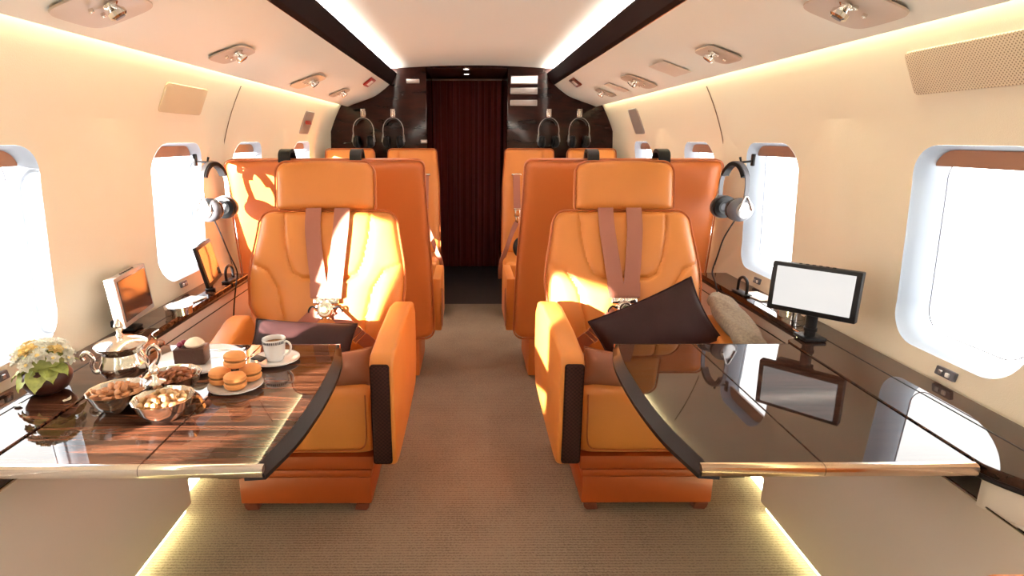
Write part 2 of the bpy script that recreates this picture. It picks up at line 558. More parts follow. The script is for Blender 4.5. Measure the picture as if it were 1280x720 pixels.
side_wall(-1, 'wall_left')
side_wall(1, 'wall_right')
wn = 0
for side in (-1, 1):
    for yc in WIN_Y:
        wn += 1
        w = struct(thing('window_%d' % wn, None, None, wp(side, yc, WIN_S)))
        org = Vector(wp(side, yc, WIN_S))
        def ring(bm, k, d):
            return [bm.verts.new(Vector(wp(side, yc + a, WIN_S + b, d)) - org) for a, b in win_loop(NL, k)]
        bm = bmesh.new()
        rr = [ring(bm, k, d) for k, d in ((0.0, -0.0005), (0.003, 0.006), (0.012, 0.016), (0.024, 0.040), (0.030, 0.062), (0.030, 0.075))]
        for a, b in zip(rr, rr[1:]):
            for i in range(len(a)): bm.faces.new((a[i], a[(i + 1) % len(a)], b[(i + 1) % len(a)], b[i]))
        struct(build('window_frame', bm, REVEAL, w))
        bm = bmesh.new()
        r = ring(bm, 0.031, 0.064)
        bm.faces.new(r)
        struct(build('pane', bm, PANE, w, smooth=False))
        bm = bmesh.new()
        tube(bm, [Vector(wp(side, yc + a, WIN_S + b, 0.058)) - org for a, b in win_loop(NL, 0.045)], 0.0016, 6, closed=True)
        struct(build('seal', bm, GREYP, w))
        # pleated shade pulled almost fully up
        bm = bmesh.new()
        closed = side < 0 and yc < 0      # these two, unseen behind the camera, are drawn only to block the sun
        cut = -WH + 0.03 if closed else WH - 0.062
        lp = [(a, b) for a, b in win_loop(NL, 0.022) if b > (0 if closed else cut)]
        lp.sort(key=lambda q: q[0])
        bot = [(a, cut - 0.002) for a, b in lp]
        up = [bm.verts.new(Vector(wp(side, yc + a, WIN_S + b, 0.034)) - org) for a, b in lp]
        lo = [bm.verts.new(Vector(wp(side, yc + a, WIN_S + b, 0.034)) - org) for a, b in bot]
        up2 = [bm.verts.new(Vector(wp(side, yc + a, WIN_S + b, 0.046)) - org) for a, b in lp]
        lo2 = [bm.verts.new(Vector(wp(side, yc + a, WIN_S + b, 0.046)) - org) for a, b in bot]
        for i in range(len(lp) - 1):
            bm.faces.new((lo[i], lo[i + 1], up[i + 1], up[i])); bm.faces.new((lo2[i], up2[i], up2[i + 1], lo2[i + 1]))
            bm.faces.new((lo[i], lo2[i], lo2[i + 1], lo[i + 1])); bm.faces.new((up[i], up[i + 1], up2[i + 1], up2[i]))
        struct(build('shade', bm, SHADE, w, smooth=False))

# floor
bm = bmesh.new(); box(bm, (0, 0.935, -0.01), (2.1, 6.87, 0.02)); struct(build('floor', bm, CARPET, smooth=False))
bm = bmesh.new(); box(bm, (0, 5.12, -0.012), (2.1, 1.5, 0.02)); struct(build('floor', bm, DARKFLOOR, smooth=False))
# ceiling panel, its edges running on behind the dark fascias
bm = bmesh.new()
xs = [(-0.72 + 1.44 * i / 24) for i in range(25)]
def cz(x): return 1.812 - 0.022 * (x / 0.6) ** 2 if abs(x) < 0.6 else 1.790 + 0.0 * x
lo = []; up = []
for x in xs: lo.append([bm.verts.new((x, y, cz(x))) for y in (-2.5, 4.85)]); up.append([bm.verts.new((x, y, cz(x) + 0.02)) for y in (-2.5, 4.85)])
for i in range(24):
    bm.faces.new((lo[i][0], lo[i][1], lo[i + 1][1], lo[i + 1][0])); bm.faces.new((up[i][0], up[i + 1][0], up[i + 1][1], up[i][1]))
    for k in (0, 1): bm.faces.new((lo[i][k], lo[i + 1][k], up[i + 1][k], up[i][k]))
for i in (0, 24): bm.faces.new((lo[i][0], lo[i][1], up[i][1], up[i][0]))
struct(build('ceiling', bm, CEIL))

# rear (camera side) and forward bulkheads
bm = bmesh.new(); box(bm, (0, -2.53, 1.05), (2.6, 0.05, 2.2)); struct(build('wall_back', bm, WALL, smooth=False))
bm = bmesh.new(); box(bm, (-0.80, 4.885, 1.06), (0.88, 0.07, 2.14), 0.012); struct(build('wall_front_left', bm, MAHOG))
bm = bmesh.new(); box(bm, (0.76, 4.885, 1.06), (0.96, 0.07, 2.14), 0.012); struct(build('wall_front_right', bm, MAHOG))
for o_, x in (('wall_front_left', -1.26), ('wall_front_right', 1.26)):
    pass
bm = bmesh.new(); box(bm, (-0.04, 4.885, 1.965), (0.64, 0.07, 0.33)); struct(build('wall_front', bm, MAHOG, smooth=False))
bm = bmesh.new(); box(bm, (-0.395, 5.38, 0.9), (0.05, 0.92, 1.82)); struct(build('wall_vestibule_left', bm, MAHOG, smooth=False))
bm = bmesh.new(); box(bm, (0.315, 5.38, 0.9), (0.05, 0.92, 1.82)); struct(build('wall_vestibule_right', bm, MAHOG, smooth=False))
bm = bmesh.new(); box(bm, (-0.04, 5.38, 1.815), (0.75, 0.92, 0.03)); struct(build('ceiling', bm, mat('vestibule_ceiling', (0.10, 0.045, 0.03), rough=0.3), smooth=False))
bm = bmesh.new(); box(bm, (-0.04, 5.86, 0.9), (0.78, 0.04, 1.82)); struct(build('wall_vestibule', bm, MAHOG, smooth=False))
# outer quarter pieces that close the bulkhead against the hull
for sx, nm in ((-1, 'wall_front_left'), (1, 'wall_front_right')):
    bm = bmesh.new(); box(bm, (sx * 1.255, 4.885, 1.06), (0.045 if sx > 0 else 0.04, 0.07, 2.14)); struct(build(nm, bm, MAHOG, smooth=False))

# joint lines and light gutters
def wall_line(name, side, pts, r, m):
    bm = bmesh.new(); tube(bm, pts, r, 6); return struct(build(name, bm, m))
tn = 0
LINE = mat('joint_line', (0.22, 0.15, 0.10), rough=0.8)
for side in (-1, 1):
    tn += 1
    wall_line('trim_%d' % tn, side, [wp(side, 2.78, s, -0.0025) for s in [-0.25 + 0.86 * i / 20 for i in range(21)]], 0.0022, LINE)

# ------------------------------------------------------------------ overhead bins
BINP = [(0.60, 1.755), (0.612, 1.760), (0.640, 1.690), (0.648, 1.672), (0.700, 1.630), (0.770, 1.583), (0.860, 1.548), (0.945, 1.520), (0.980, 1.506), (0.998, 1.503), (1.006, 1.512), (1.002, 1.535), (0.98, 1.56)]
for side, nm in ((-1, 'left'), (1, 'right')):
    b = thing('overhead_panel', 'long cream overhead lining with dark fascia running along the %s side of the ceiling' % nm, 'overhead panel', (0, 1.0, 1.5))
    b['kind'] = 'structure'
    # smooth profile
    prof = [(side * x, z) for x, z in BINP[3:]]
    sm = smoothpts([(x, 0, z) for x, z in prof], 5)
    bm = bmesh.new()
    rows = [[bm.verts.new((p.x, y - 1.0, p.z - 1.5)) for y in (-2.5, -1, 0, 1, 2, 3, 4, 4.85)] for p in sm]
    for a, c in zip(rows, rows[1:]):
        for i in range(7): bm.faces.new((a[i], a[i + 1], c[i + 1], c[i]))
    struct(build('bin_lining', bm, BIN, b))
    bm = bmesh.new()
    poly = [(side * 0.592, 1.752), (side * 0.604, 1.762), (side * 0.655, 1.672), (side * 0.648, 1.668), (side * 0.634, 1.682)]
    prism(bm, poly, -2.5, 4.85, 'y')
    bm.transform(Matrix.Translation((0, -1.0, -1.5)))
    struct(build('fascia', bm, FASCIA, b, smooth=False))
    bm = bmesh.new()
    tube(bm, [(side * 0.651, -3.5, 0.170), (side * 0.651, 3.85, 0.170)], 0.0028, 6)
    struct(build('edge_bead', bm, GOLDEDGE, b))
    # ceiling gutter lamp
    bm = bmesh.new(); prism(bm, [(side * 0.612, 1.752), (side * 0.69, 1.742), (side * 0.69, 1.735), (side * 0.615, 1.742)], -2.4, 4.82, 'y')
    bm.transform(Matrix.Translation((0, -1.0, -1.5)))
    struct(build('gutter_lamp', bm, L_WHITE, b, smooth=False))
    # side wall wash lamp
    bm = bmesh.new(); box(bm, (side * 1.016, 1.175 - 1.0, 0.038), (0.006, 7.2, 0.016))
    struct(build('wash_lamp', bm, L_YEL, b, smooth=False))

def bin_frame(side, y, x):
    pr = [(p.x, p.z) for p in smoothpts([(a, 0, b) for a, b in BINP[3:]], 12)]
    for (xa, za), (xb, zb) in zip(pr, pr[1:]):
        if xa <= x <= xb:
            k = (x - xa) / (xb - xa)
            # chord over the width of a fitting, so that it sits just proud of the lining
            return Vector((side * x, y, za + (zb - za) * k - 0.003)), math.atan2(zb - za, xb - xa)
    return Vector((side * x, y, 1.55)), 0
def bin_pt(side, y, k):
    """k 0..1 from the crease (x .77) to the lower lip (x .96) on the bin"""
    return bin_frame(side, y, 0.77 + 0.19 * k)[0]

def service_unit(side, y, label, n=1, scale=1.0):
    c, ang = bin_frame(side, y, 0.862)
    c.z -= 0.002
    t = thing('reading_light_unit', label, 'reading light', c, group=None)
    t.rotation_euler = (0, -side * ang, 0)
    bm = bmesh.new()
    # recessed dish seen from below: rounded plate with a sloping hollow
    w, h = 0.085 * scale, 0.105 * scale
    poly = [(w * math.copysign(abs(math.cos(a)) ** 0.45, math.cos(a)), h * math.copysign(abs(math.sin(a)) ** 0.45, math.sin(a))) for a in [2 * PI * i / 48 for i in range(48)]]
    inner = [(x * 0.84, yy * 0.84) for x, yy in poly]
    inn2 = [(x * 0.62 + 0.01, yy * 0.62) for x, yy in poly]
    R0 = [bm.verts.new((x, yy, -0.001)) for x, yy in poly]
    R1 = [bm.verts.new((x * 0.985, yy * 0.985, -0.005)) for x, yy in poly]
    R2 = [bm.verts.new((x, yy, -0.005)) for x, yy in inner]
    R3 = [bm.verts.new((x, yy, -0.0015)) for x, yy in inn2]
    for a, c2 in ((R0, R1), (R1, R2), (R2, R3)):
        for i in range(48): bm.faces.new((a[i], a[(i + 1) % 48], c2[(i + 1) % 48], c2[i]))
    bm.faces.new(R3)
    build('mounting_plate', bm, mat('unit_plate', (0.52, 0.41, 0.31), rough=0.45) if 'unit_plate' not in bpy.data.materials else bpy.data.materials['unit_plate'], t)
    offs = [-0.01] if n == 1 else [-0.035, 0.04]
    for o in offs:
        bm = bmesh.new()
        lathe(bm, [(0.0, -0.032), (0.016, -0.032), (0.021, -0.028), (0.021, -0.018), (0.015, -0.014), (0.012, -0.008), (0.019, -0.004), (0.019, 0.0)], (0, o * scale, 0), 24)
        nz = build('nozzle', bm, CHROME, t)
        nz.rotation_euler = (0.25, side * 0.2, 0); nz.location = (-side * 0.022, 0, 0)
        bm = bmesh.new(); lathe(bm, [(0.0, -0.0335), (0.012, -0.0335), (0.012, -0.031)], (0, o * scale, 0), 16)
        bb = build('lens', bm, BLACK if o > 0 else GREYP, nz)
        for k in range(3):
            a = k * 2.1
            bm = bmesh.new(); box(bm, (0.026 * math.cos(a), o * scale + 0.026 * math.sin(a), -0.010), (0.012, 0.006, 0.010), 0.002)
            build('clip', bm, CHROME, t)
    return t
for side, nm in ((-1, 'left'), (1, 'right')):
    service_unit(side, 1.45, 'recessed chrome reading light overhead, nearest the camera on the %s' % nm)
    service_unit(side, 2.20, 'recessed chrome reading light overhead, second from the camera on the %s' % nm, 1, 0.8)
    service_unit(side, 3.20, 'twin nozzle reading light overhead, third from the camera on the %s' % nm, 2, 1.0)
    service_unit(side, 3.95, 'small reading light overhead, farthest from the camera on the %s' % nm, 1, 0.75)
    if side == 1:
        for y, L in ((2.68, 'flat rectangular hatch beside the second reading light overhead on the right'), (3.62, 'small flat hatch between the far reading lights overhead on the right')):
            bm = bmesh.new(); box(bm, (0, 0, -0.003), (0.13, 0.2 if y < 3 else 0.12, 0.004), 0.0015)
            o = tag(build('overhead_hatch', bm, mat('hatch', (0.70, 0.57, 0.45), rough=0.5)), L, 'hatch')
            o.location = bin_pt(side, y, 0.42); o.rotation_euler = (0, -side * bin_frame(side, y, 0.85)[1], 0)
    # latch button
    t = thing('bin_latch', 'square latch button with dark red frame on the far end of the %s overhead panel' % nm, 'latch', bin_frame(side, 4.15, 0.700)[0])
    t.rotation_euler = (0, -side * bin_frame(side, 4.15, 0.700)[1], 0)
    bm = bmesh.new(); box(bm, (0, 0, -0.006), (0.075, 0.15, 0.012), 0.002); build('bezel', bm, RED if side < 0 else BROWN_FOOT, t)
    bm = bmesh.new(); box(bm, (0, 0, -0.0125), (0.044, 0.080, 0.004), 0.001); build('button', bm, PAPER, t)

# ------------------------------------------------------------------ wall fittings
def wall_plate(name, side, y0, y1, s0, s1, m, label, cat, th=0.006, r=0.25, ny=10, ns=6):
    """thin rounded plate lying on the curved wall"""
    yc, sc = (y0 + y1) / 2, (s0 + s1) / 2
    org = Vector(wp(side, yc, sc))
    bm = bmesh.new()
    hy, hs = (y1 - y0) / 2, (s1 - s0) / 2
    rr = r * min(hy, hs)
    def loop(k):
        L = []
        for a0, sy_, ss_ in ((0, 1, 1), (PI / 2, -1, 1), (PI, -1, -1), (3 * PI / 2, 1, -1)):
            for i in range(7):
                a = a0 + PI / 2 * i / 6
                L.append(((hy - rr) * sy_ + rr * math.cos(a), (hs - rr) * ss_ + rr * math.sin(a)))
        return [(p[0] * k, p[1] * k) for p in L]
    rings = []
    for k, d in ((1, 0.0005), (1, -th * 0.6), (0.97, -th), (0.7, -th), (0.4, -th), (0.05, -th)):
        rings.append([bm.verts.new(Vector(wp(side, yc + a, sc + b, d)) - org) for a, b in loop(k)])
    for a, b in zip(rings, rings[1:]):
        for i in range(28): bm.faces.new((a[i], a[(i + 1) % 28], b[(i + 1) % 28], b[i]))
    bm.faces.new(rings[-1])
    o = build(name, bm, m)
    o.location = org
    return tag(o, label, cat)
wall_plate('speaker_grille', 1, 1.13, 1.555, s_of(1.36), s_of(1.462), GRILLE, 'perforated beige speaker grille high on the right wall', 'speaker grille')
wall_plate('access_panel', -1, 2.145, 2.475, s_of(1.345), s_of(1.445), mat('panel_beige', (0.60, 0.49, 0.34), rough=0.6), 'plain rounded beige panel high on the left wall above the window', 'panel')
t = wall_plate('vent_panel', -1, 3.96, 4.18, s_of(1.285), s_of(1.43), SIGNG, 'small dark vent panel with red mark high on the far left wall', 'vent')
bm = bmesh.new(); box(bm, (0.0045, 0, 0.02), (0.008, 0.12, 0.07), 0.002, 2, Matrix.Rotation(R(-19), 4, 'Y')); tag(build('marking', bm, RED, t), 'dark red marking')
t = wall_plate('vent_panel', 1, 3.98, 4.20, s_of(1.285), s_of(1.45), SIGNG, 'small grey vent panel high on the far right wall', 'vent')
bm = bmesh.new()
wall_plate('call_switch', -1, 1.305, 1.365, s_of(0.668), s_of(0.690), GREYP, 'small switch on the left wall beside the flower pot', 'switch', 0.008)
wall_plate('call_switch', -1, 2.27, 2.32, s_of(0.668), s_of(0.69), GREYP, 'small switch on the left wall behind the tilted far monitor', 'switch', 0.008)
wall_plate('call_switch', 1, 1.335, 1.395, s_of(0.662), s_of(0.685), GREYP, 'small switch on the right wall below the nearest window', 'switch', 0.008)
wall_plate('call_switch', 1, 2.335, 2.385, s_of(0.662), s_of(0.685), GREYP, 'small switch on the right wall left of the monitor', 'switch', 0.008)
for o in [o for o in COL.objects if o.name.startswith('call_switch')]:
    sd_ = 1 if o.location.x > 0 else -1
    for dy in (-0.011, 0.011):
        bm = bmesh.new(); box(bm, (-sd_ * 0.010, dy, 0.0), (0.005, 0.012, 0.012), 0.002)
        build('button', bm, PAPER if dy < 0 else STEEL, o)

# ------------------------------------------------------------------ bulkhead fittings
def on_bulk(name, x0, x1, z0, z1, m, label, cat, frame=None):
    t = thing(name, label, cat, ((x0 + x1) / 2, 4.85, (z0 + z1) / 2))
    bm = bmesh.new(); box(bm, (0, -0.006, 0), (x1 - x0, 0.012, z1 - z0), 0.003); build('frame', bm, frame or STEEL, t)
    bm = bmesh.new(); box(bm, (0, -0.0135, 0), ((x1 - x0) - 0.014, 0.004, (z1 - z0) - 0.014), 0.001); build('face', bm, m, t)
    return t
on_bulk('cabin_sign', 0.305, 0.520, 1.672, 1.735, SIGNW, 'bright white lit sign, topmost of the three right of the curtain', 'sign')
on_bulk('cabin_sign', 0.305, 0.520, 1.596, 1.645, SIGNG, 'grey framed sign, middle of the three right of the curtain', 'sign')
on_bulk('cabin_sign', 0.305, 0.520, 1.508, 1.553, SIGNG, 'plain grey sign, lowest of the three right of the curtain', 'sign')
on_bulk('cabin_sign', -0.518, -0.415, 1.678, 1.710, SIGNG, 'small grey sign on the dark panel left of the curtain', 'sign')
on_bulk('wall_switch', -0.415, -0.362, 1.218, 1.246, PAPER, 'small pale switch on the dark panel left of the curtain', 'switch')
def downlight(x, y, z, label, vert=False, r=0.022):
    t = thing('downlight', label, 'downlight', (x, y, z))
    if vert: t.rotation_euler = (PI / 2, 0, 0) if False else (-PI / 2, 0, 0)
    bm = bmesh.new(); lathe(bm, [(r * 1.4, 0.0), (r * 1.4, -0.004), (r, -0.006), (r, -0.001)], (0, 0, 0), 20, cap=False); build('rim', bm, CHROME, t)
    bm = bmesh.new(); lathe(bm, [(0.0, -0.003), (r, -0.003)], (0, 0, 0), 20, cap=False); build('lens', bm, L_SPOT, t)
downlight(-0.045, 4.95, 1.80, 'round downlight in the dark ceiling before the curtain, nearer one')
downlight(-0.045, 5.32, 1.80, 'round downlight in the dark ceiling before the curtain, farther one')

def hook(x, y, z, label):
    t = thing('headset_hook', label, 'hook', (x, y, z))
    bm = bmesh.new(); box(bm, (0, -0.004, 0), (0.03, 0.008, 0.065), 0.004); build('mounting_plate', bm, CHROME, t)
    bm = bmesh.new()
    tube(bm, [(-0.013, -0.008, 0.022), (-0.013, -0.05, 0.028), (-0.013, -0.055, -0.028), (0.013, -0.055, -0.028), (0.013, -0.05, 0.028), (0.013, -0.008, 0.022)], 0.0045, 8)
    build('loop', bm, CHROME, t)
    return t

def make_headset(label, loc, rz=0, silver=False, s=1.0, band=None):
    """hangs from its headband, cups down; width along x"""
    t = thing('headset', label, 'headset', loc, rz)
    m1 = STEEL if silver else BLACK
    arc = []
    for i in range(25):
        a = PI * i / 24
        arc.append((0.082 * s * math.cos(a), 0, -0.105 * s + 0.105 * s * math.sin(a) ** 0.9))
    pts = [(0.078 * s, 0, -0.17 * s)] + arc + [(-0.078 * s, 0, -0.17 * s)]
    bm = bmesh.new(); ribbon(bm, pts, (0, 1, 0), (0.018 if silver else 0.011) * s, 0.005 * s, 1); build('headband', bm, band or STEEL, t)
    bm = bmesh.new(); ribbon(bm, [(x * 0.9, y, z - 0.008 * s) for x, y, z in arc[4:21]], (0, 1, 0), (0.030 if silver else 0.022) * s, 0.014 * s, 1); build('head_pad', bm, BLACK, t)
    for sx in (-1, 1):
        bm = bmesh.new()
        lathe(bm, [(0.0, 0.030), (0.030, 0.030), (0.038, 0.026), (0.044, 0.018), (0.047, 0.010), (0.047, 0.0)], (0, 0, 0), 28, sy=1.2)
        bm.transform(Matrix.Translation((sx * 0.050 * s, 0, -0.185 * s)) @ Matrix.Rotation(sx * PI / 2, 4, 'Y') @ Matrix.Scale(s, 4))
        cup = build('ear_cup', bm, m1 if not silver else GREYP, t)
        bm = bmesh.new()
        lathe(bm, [(0.020, 0.0), (0.038, -0.002), (0.046, -0.010), (0.044, -0.020), (0.030, -0.024), (0.018, -0.016)], (0, 0, 0), 28, sy=1.2, cap=False)
        bm.transform(Matrix.Translation((sx * 0.052 * s, 0, -0.185 * s)) @ Matrix.Rotation(sx * PI / 2, 4, 'Y') @ Matrix.Scale(s, 4))
        build('ear_cushion', bm, BLACK, t)
        bm = bmesh.new()
        lathe(bm, [(0.0, 0.036), (0.024, 0.036), (0.031, 0.033), (0.033, 0.028), (0.033, 0.022)], (0, 0, 0), 24, sy=1.1)
        bm.transform(Matrix.Translation((sx * 0.050 * s, 0, -0.185 * s)) @ Matrix.Rotation(sx * PI / 2, 4, 'Y') @ Matrix.Scale(s, 4))
        build('disc', bm, STEEL if silver else GREYP, cup)
        bm = bmesh.new()
        tube(bm, smoothpts([(sx * 0.078 * s, -0.028 * s, -0.16 * s), (sx * 0.088 * s, -0.03 * s, -0.185 * s), (sx * 0.084 * s, 0, -0.13 * s), (sx * 0.088 * s, 0.03 * s, -0.185 * s)], 5), 0.004 * s, 6)
        build('yoke', bm, STEEL, t)
    return t
hx = [(-0.865, 'black headset hanging on the dark bulkhead, leftmost of the four'),
      (-0.628, 'black headset hanging on the dark bulkhead, just left of the curtain'),
      (0.612, 'black headset hanging on the dark bulkhead, just right of the signs'),
      (0.856, 'black headset hanging on the dark bulkhead, rightmost of the four')]
for x, L in hx:
    hook(x, 4.85, 1.452, L.replace('black headset hanging', 'chrome loop hook holding a headset').replace('dark bulkhead, ', 'dark bulkhead, ').replace(' of the four', ' hook of the four'))
    make_headset(L, (x, 4.79, 1.415), 0, False, 1.0)

# curtain
bm = bmesh.new()
n = 220
g = []
for i in range(n + 1):
    x = -0.366 + 0.652 * i / n
    ph = i / n * 2 * PI * 11
    g.append([bm.verts.new((x + 0.008 * math.sin(ph * 2), 5.72 + 0.026 * math.sin(ph + 0.6 * math.sin(i * 0.09)) * (0.7 + 0.3 * z / 1.8), z)) for z in (0.01, 0.4, 0.8, 1.2, 1.6, 1.79)])
for a, b in zip(g, g[1:]):
    for j in range(5): bm.faces.new((a[j], b[j], b[j + 1], a[j + 1]))
cur = tag(build('curtain', bm, CURTAIN), 'dark red pleated curtain closing the end of the aisle', 'curtain')
# small wood strip rail
bm = bmesh.new(); tube(bm, [(-0.366, 5.69, 1.785), (0.286, 5.69, 1.785)], 0.009, 8); tag(build('curtain_rail', bm, STEEL), 'thin rail along the top of the dark red curtain', 'curtain rail')

# ------------------------------------------------------------------ side cabinets and ledges
def arc_pts(pts, n=5): return [(p.x, p.y) for p in smoothpts([(a, b, 0) for a, b in pts], n)]
for side, nm in ((-1, 'left'), (1, 'right')):
    XW = 1.170
    # ledge plan: narrow beside the seats, S-curve, wide by the table, curved back at the near end
    edge = [(1.040, 2.62), (1.040, 1.80)] + arc_pts([(1.040, 1.80), (1.037, 1.755), (1.005, 1.715), (0.968, 1.700), (0.953, 1.675)], 4)[1:] + [(0.953, 1.02)] + arc_pts([(0.953, 1.00), (0.957, 0.975), (0.985, 0.925), (1.035, 0.860), (1.060, 0.76), (1.062, 0.5)], 4) + [(1.062, -1.2)]
    poly = [(side * XW, 2.62)] + [(side * a, b) for a, b in edge] + [(side * XW, -1.2)]
    t = thing('side_ledge', 'glossy dark ebony ledge running under the %s windows' % nm, 'ledge', (side * 1.05, 1.0, 0.62))
    bm = bmesh.new(); prism(bm, poly, 0.622, 0.650, 'z', 0.0025, 1)
    bm.transform(Matrix.Translation((-side * 1.05, -1.0, -0.62)))
    build('ledge_top', bm, EBONY_L if side < 0 else EBONY, t, smooth=False)
    bm = bmesh.new(); tube(bm, [(side * a - side * 1.05, b - 1.0, 0.626 - 0.62) for a, b in [(q[0] - 0.001, q[1]) for q in edge]], 0.0055, 8); build('edge_trim', bm, BLACKGLOSS, t)
    bm = bmesh.new(); tube(bm, [(side * (a - 0.004) - side * 1.05, b - 1.0, 0.0285) for a, b in edge[1:10]], 0.0022, 6); build('chrome_trim', bm, CHROME, t)
    bm = bmesh.new(); box(bm, (side * (1.078 - 1.05), 0.3, 0.0302), (0.003, 2.2 - 0.6, 0.0016)); build('seam', bm, BLACKR, t, smooth=False)
    # cabinet
    t = thing('side_cabinet', 'cream side cabinet under the %s ledge by the table' % nm, 'cabinet', (side * 1.05, 1.0, 0))
    bm = bmesh.new()
    prism(bm, [(side * 0.972, 1.742), (side * 0.972, -1.2), (side * 1.13, -1.2), (side * 1.13, 1.742)], 0.045, 0.560, 'z', 0.006, 2)
    bm.transform(Matrix.Translation((-side * 1.05, -1.0, 0)))
    build('body', bm, CREAM, t)
    bm = bmesh.new()
    pp = [(side * (a + 0.006), b) for a, b in arc_pts([(0.956, 0.985), (0.960, 0.965), (0.985, 0.922), (1.035, 0.857), (1.060, 0.76), (1.062, 0.5)], 4)]
    prism(bm, pp + [(side * 1.068, -1.2), (side * 1.16, -1.2), (side * 1.16, 0.985)], 0.5605, 0.621, 'z')
    bm.transform(Matrix.Translation((-side * 1.05, -1.0, 0)))
    build('upper_drawer', bm, CREAM, t)
    bm = bmesh.new(); tube(bm, [(side * (0.970) - side * 1.05, 1.10 - 1, 0.566), (side * 0.970 - side * 1.05, 1.0 - 1, 0.566), (side * 0.968 - side * 1.05, 0.97 - 1, 0.566), (side * 0.968 - side * 1.05, -0.9, 0.566)], 0.0035, 8); build('chrome_bead', bm, CHROME, t)
    bm = bmesh.new(); box(bm, (side * (1.12 - 1.05), 1.365 - 1.0, 0.591), (0.05, 0.74, 0.058)); build('table_slot', bm, BLACKR, t, smooth=False)
    # panel beside the seats
    t = thing('low_cabinet', 'low cream cabinet front below the %s ledge beside the front seat' % nm, 'cabinet', (side * 1.1, 2.2, 0))
    bm = bmesh.new(); box(bm, (-side * 0.005, -0.015 , 0.3325), (0.09, 0.87, 0.575), 0.003); build('body', bm, CREAM, t)
    bm = bmesh.new(); box(bm, (-side * 0.051, -0.015, 0.578), (0.003, 0.865, 0.003)); build('seam', bm, BLACKR, t, smooth=False)
    # floor wash lamps in the toe gap
    tn += 1
    bm = bmesh.new()
    box(bm, (side * 1.000, 0.55, 0.024), (0.008, 2.38, 0.024)); box(bm, (side * 1.068, 2.19, 0.024), (0.008, 0.86, 0.024))
    struct(build('trim_%d' % tn, bm, L_FLOOR, smooth=False))
    # toe board behind the lamp
    bm = bmesh.new(); box(bm, (side * 1.0, 0.6, 0.040), (0.04, 2.4, 0.006))

# ------------------------------------------------------------------ tables
def make_table(side, label, m_top):
    t = thing('folding_table', label, 'table', (side * 0.68, 1.32, 0.62))
    T0 = Matrix.Translation((-side * 0.68, -1.32, -0.62))
    inner = arc_pts([(0.428, 0.990), (0.404, 1.15), (0.398, 1.32), (0.404, 1.50), (0.424, 1.652)], 5)
    def leaf(poly, nm, m, z0=0.634, z1=0.650):
        bm = bmesh.new(); prism(bm, [(side * a, b) for a, b in poly], z0, z1, 'z', 0.0015, 1); bm.transform(T0)
        return build(nm, bm, m, t, smooth=False)
    leaf(inner + [(0.6495, 1.652), (0.6495, 0.990)], 'table_leaf', m_top)
    leaf([(0.6515, 0.990), (0.6515, 1.652), (0.9445, 1.652), (0.9445, 0.990)], 'table_leaf', m_top)
    # sloping dark apron towards the seat
    bm = bmesh.new()
    outer = arc_pts([(0.412, 0.978), (0.383, 1.12), (0.373, 1.32), (0.383, 1.52), (0.415, 1.668)], 5)
    bot = [(a + 0.02, b) for a, b in outer]
    L = [[bm.verts.new((side * a, b, 0.6495)) for a, b in inner], [bm.verts.new((side * a, b, 0.632)) for a, b in outer],
         [bm.verts.new((side * (a - 0.001), b, 0.624)) for a, b in outer], [bm.verts.new((side * (a + 0.02), b, 0.621)) for a, b in bot], [bm.verts.new((side * (a + 0.03), b, 0.632)) for a, b in inner]]
    for k in range(5):
        A, B = L[k], L[(k + 1) % 5]
        for i in range(len(A) - 1): bm.faces.new((A[i], A[i + 1], B[i + 1], B[i]))
    bm.faces.new([l[0] for l in L]); bm.faces.new([l[-1] for l in L])
    bm.transform(T0); build('sloped_edge', bm, BLACKGLOSS, t)
    bm = bmesh.new()
    prism(bm, [(side * a, b) for a, b in [(0.44, 1.0), (0.43, 1.32), (0.44, 1.64), (0.93, 1.64), (0.93, 1.0)]], 0.612, 0.633, 'z', 0.002, 1); bm.transform(T0)
    build('underframe', bm, BLACKGLOSS, t, smooth=False)
    for yy, dy, nm in ((0.982, -1, 'near'), (1.660, 1, 'far')):
        for x0, x1 in ((0.416, 0.650), (0.6512, 0.944)):
            bm = bmesh.new()
            prism(bm, [(yy - 0.008 * 1, 0.6385), (yy - 0.006, 0.630), (yy - 0.001, 0.6255), (yy + 0.008, 0.6255), (yy + 0.008, 0.6505), (yy - 0.001, 0.6505), (yy - 0.006, 0.647)] if dy < 0 else [(yy + 0.008, 0.6385), (yy + 0.006, 0.630), (yy - 0.008, 0.6255), (yy - 0.008, 0.6505), (yy + 0.006, 0.647)], min(side * x0, side * x1), max(side * x0, side * x1), 'x')
            bm.transform(T0); build('metal_edge', bm, (CHROME if side < 0 else GOLDEDGE), t)
    bm = bmesh.new()
    for yy in (1.12, 1.52): box(bm, (side * 0.80, yy, 0.602), (0.36, 0.03, 0.014), 0.003)
    bm.transform(T0); build('slide_rail', bm, BLACKGLOSS, t)
    bm = bmesh.new(); box(bm, (side * 0.50, 1.05, 0.604), (0.05, 0.06, 0.014), 0.004); bm.transform(T0); build('latch', bm, BLACK, t)
    return t
make_table(-1, 'glossy ebony folding table laid with food in front of the left seat', EBONY_L)
make_table(1, 'bare glossy ebony folding table in front of the right seat', EBONY)

# ------------------------------------------------------------------ front seats
LEAN = math.radians(20)
BACK_Y, BACK_Z = 0.455, 0.405
def back_pt(x, h, off=0.0):
    """point on the front face plane of the backrest; off towards the viewer"""
    return Vector((x, BACK_Y - 0.075 + h * math.sin(LEAN) - off * math.cos(LEAN), BACK_Z + h * math.cos(LEAN) - off * math.sin(LEAN)))

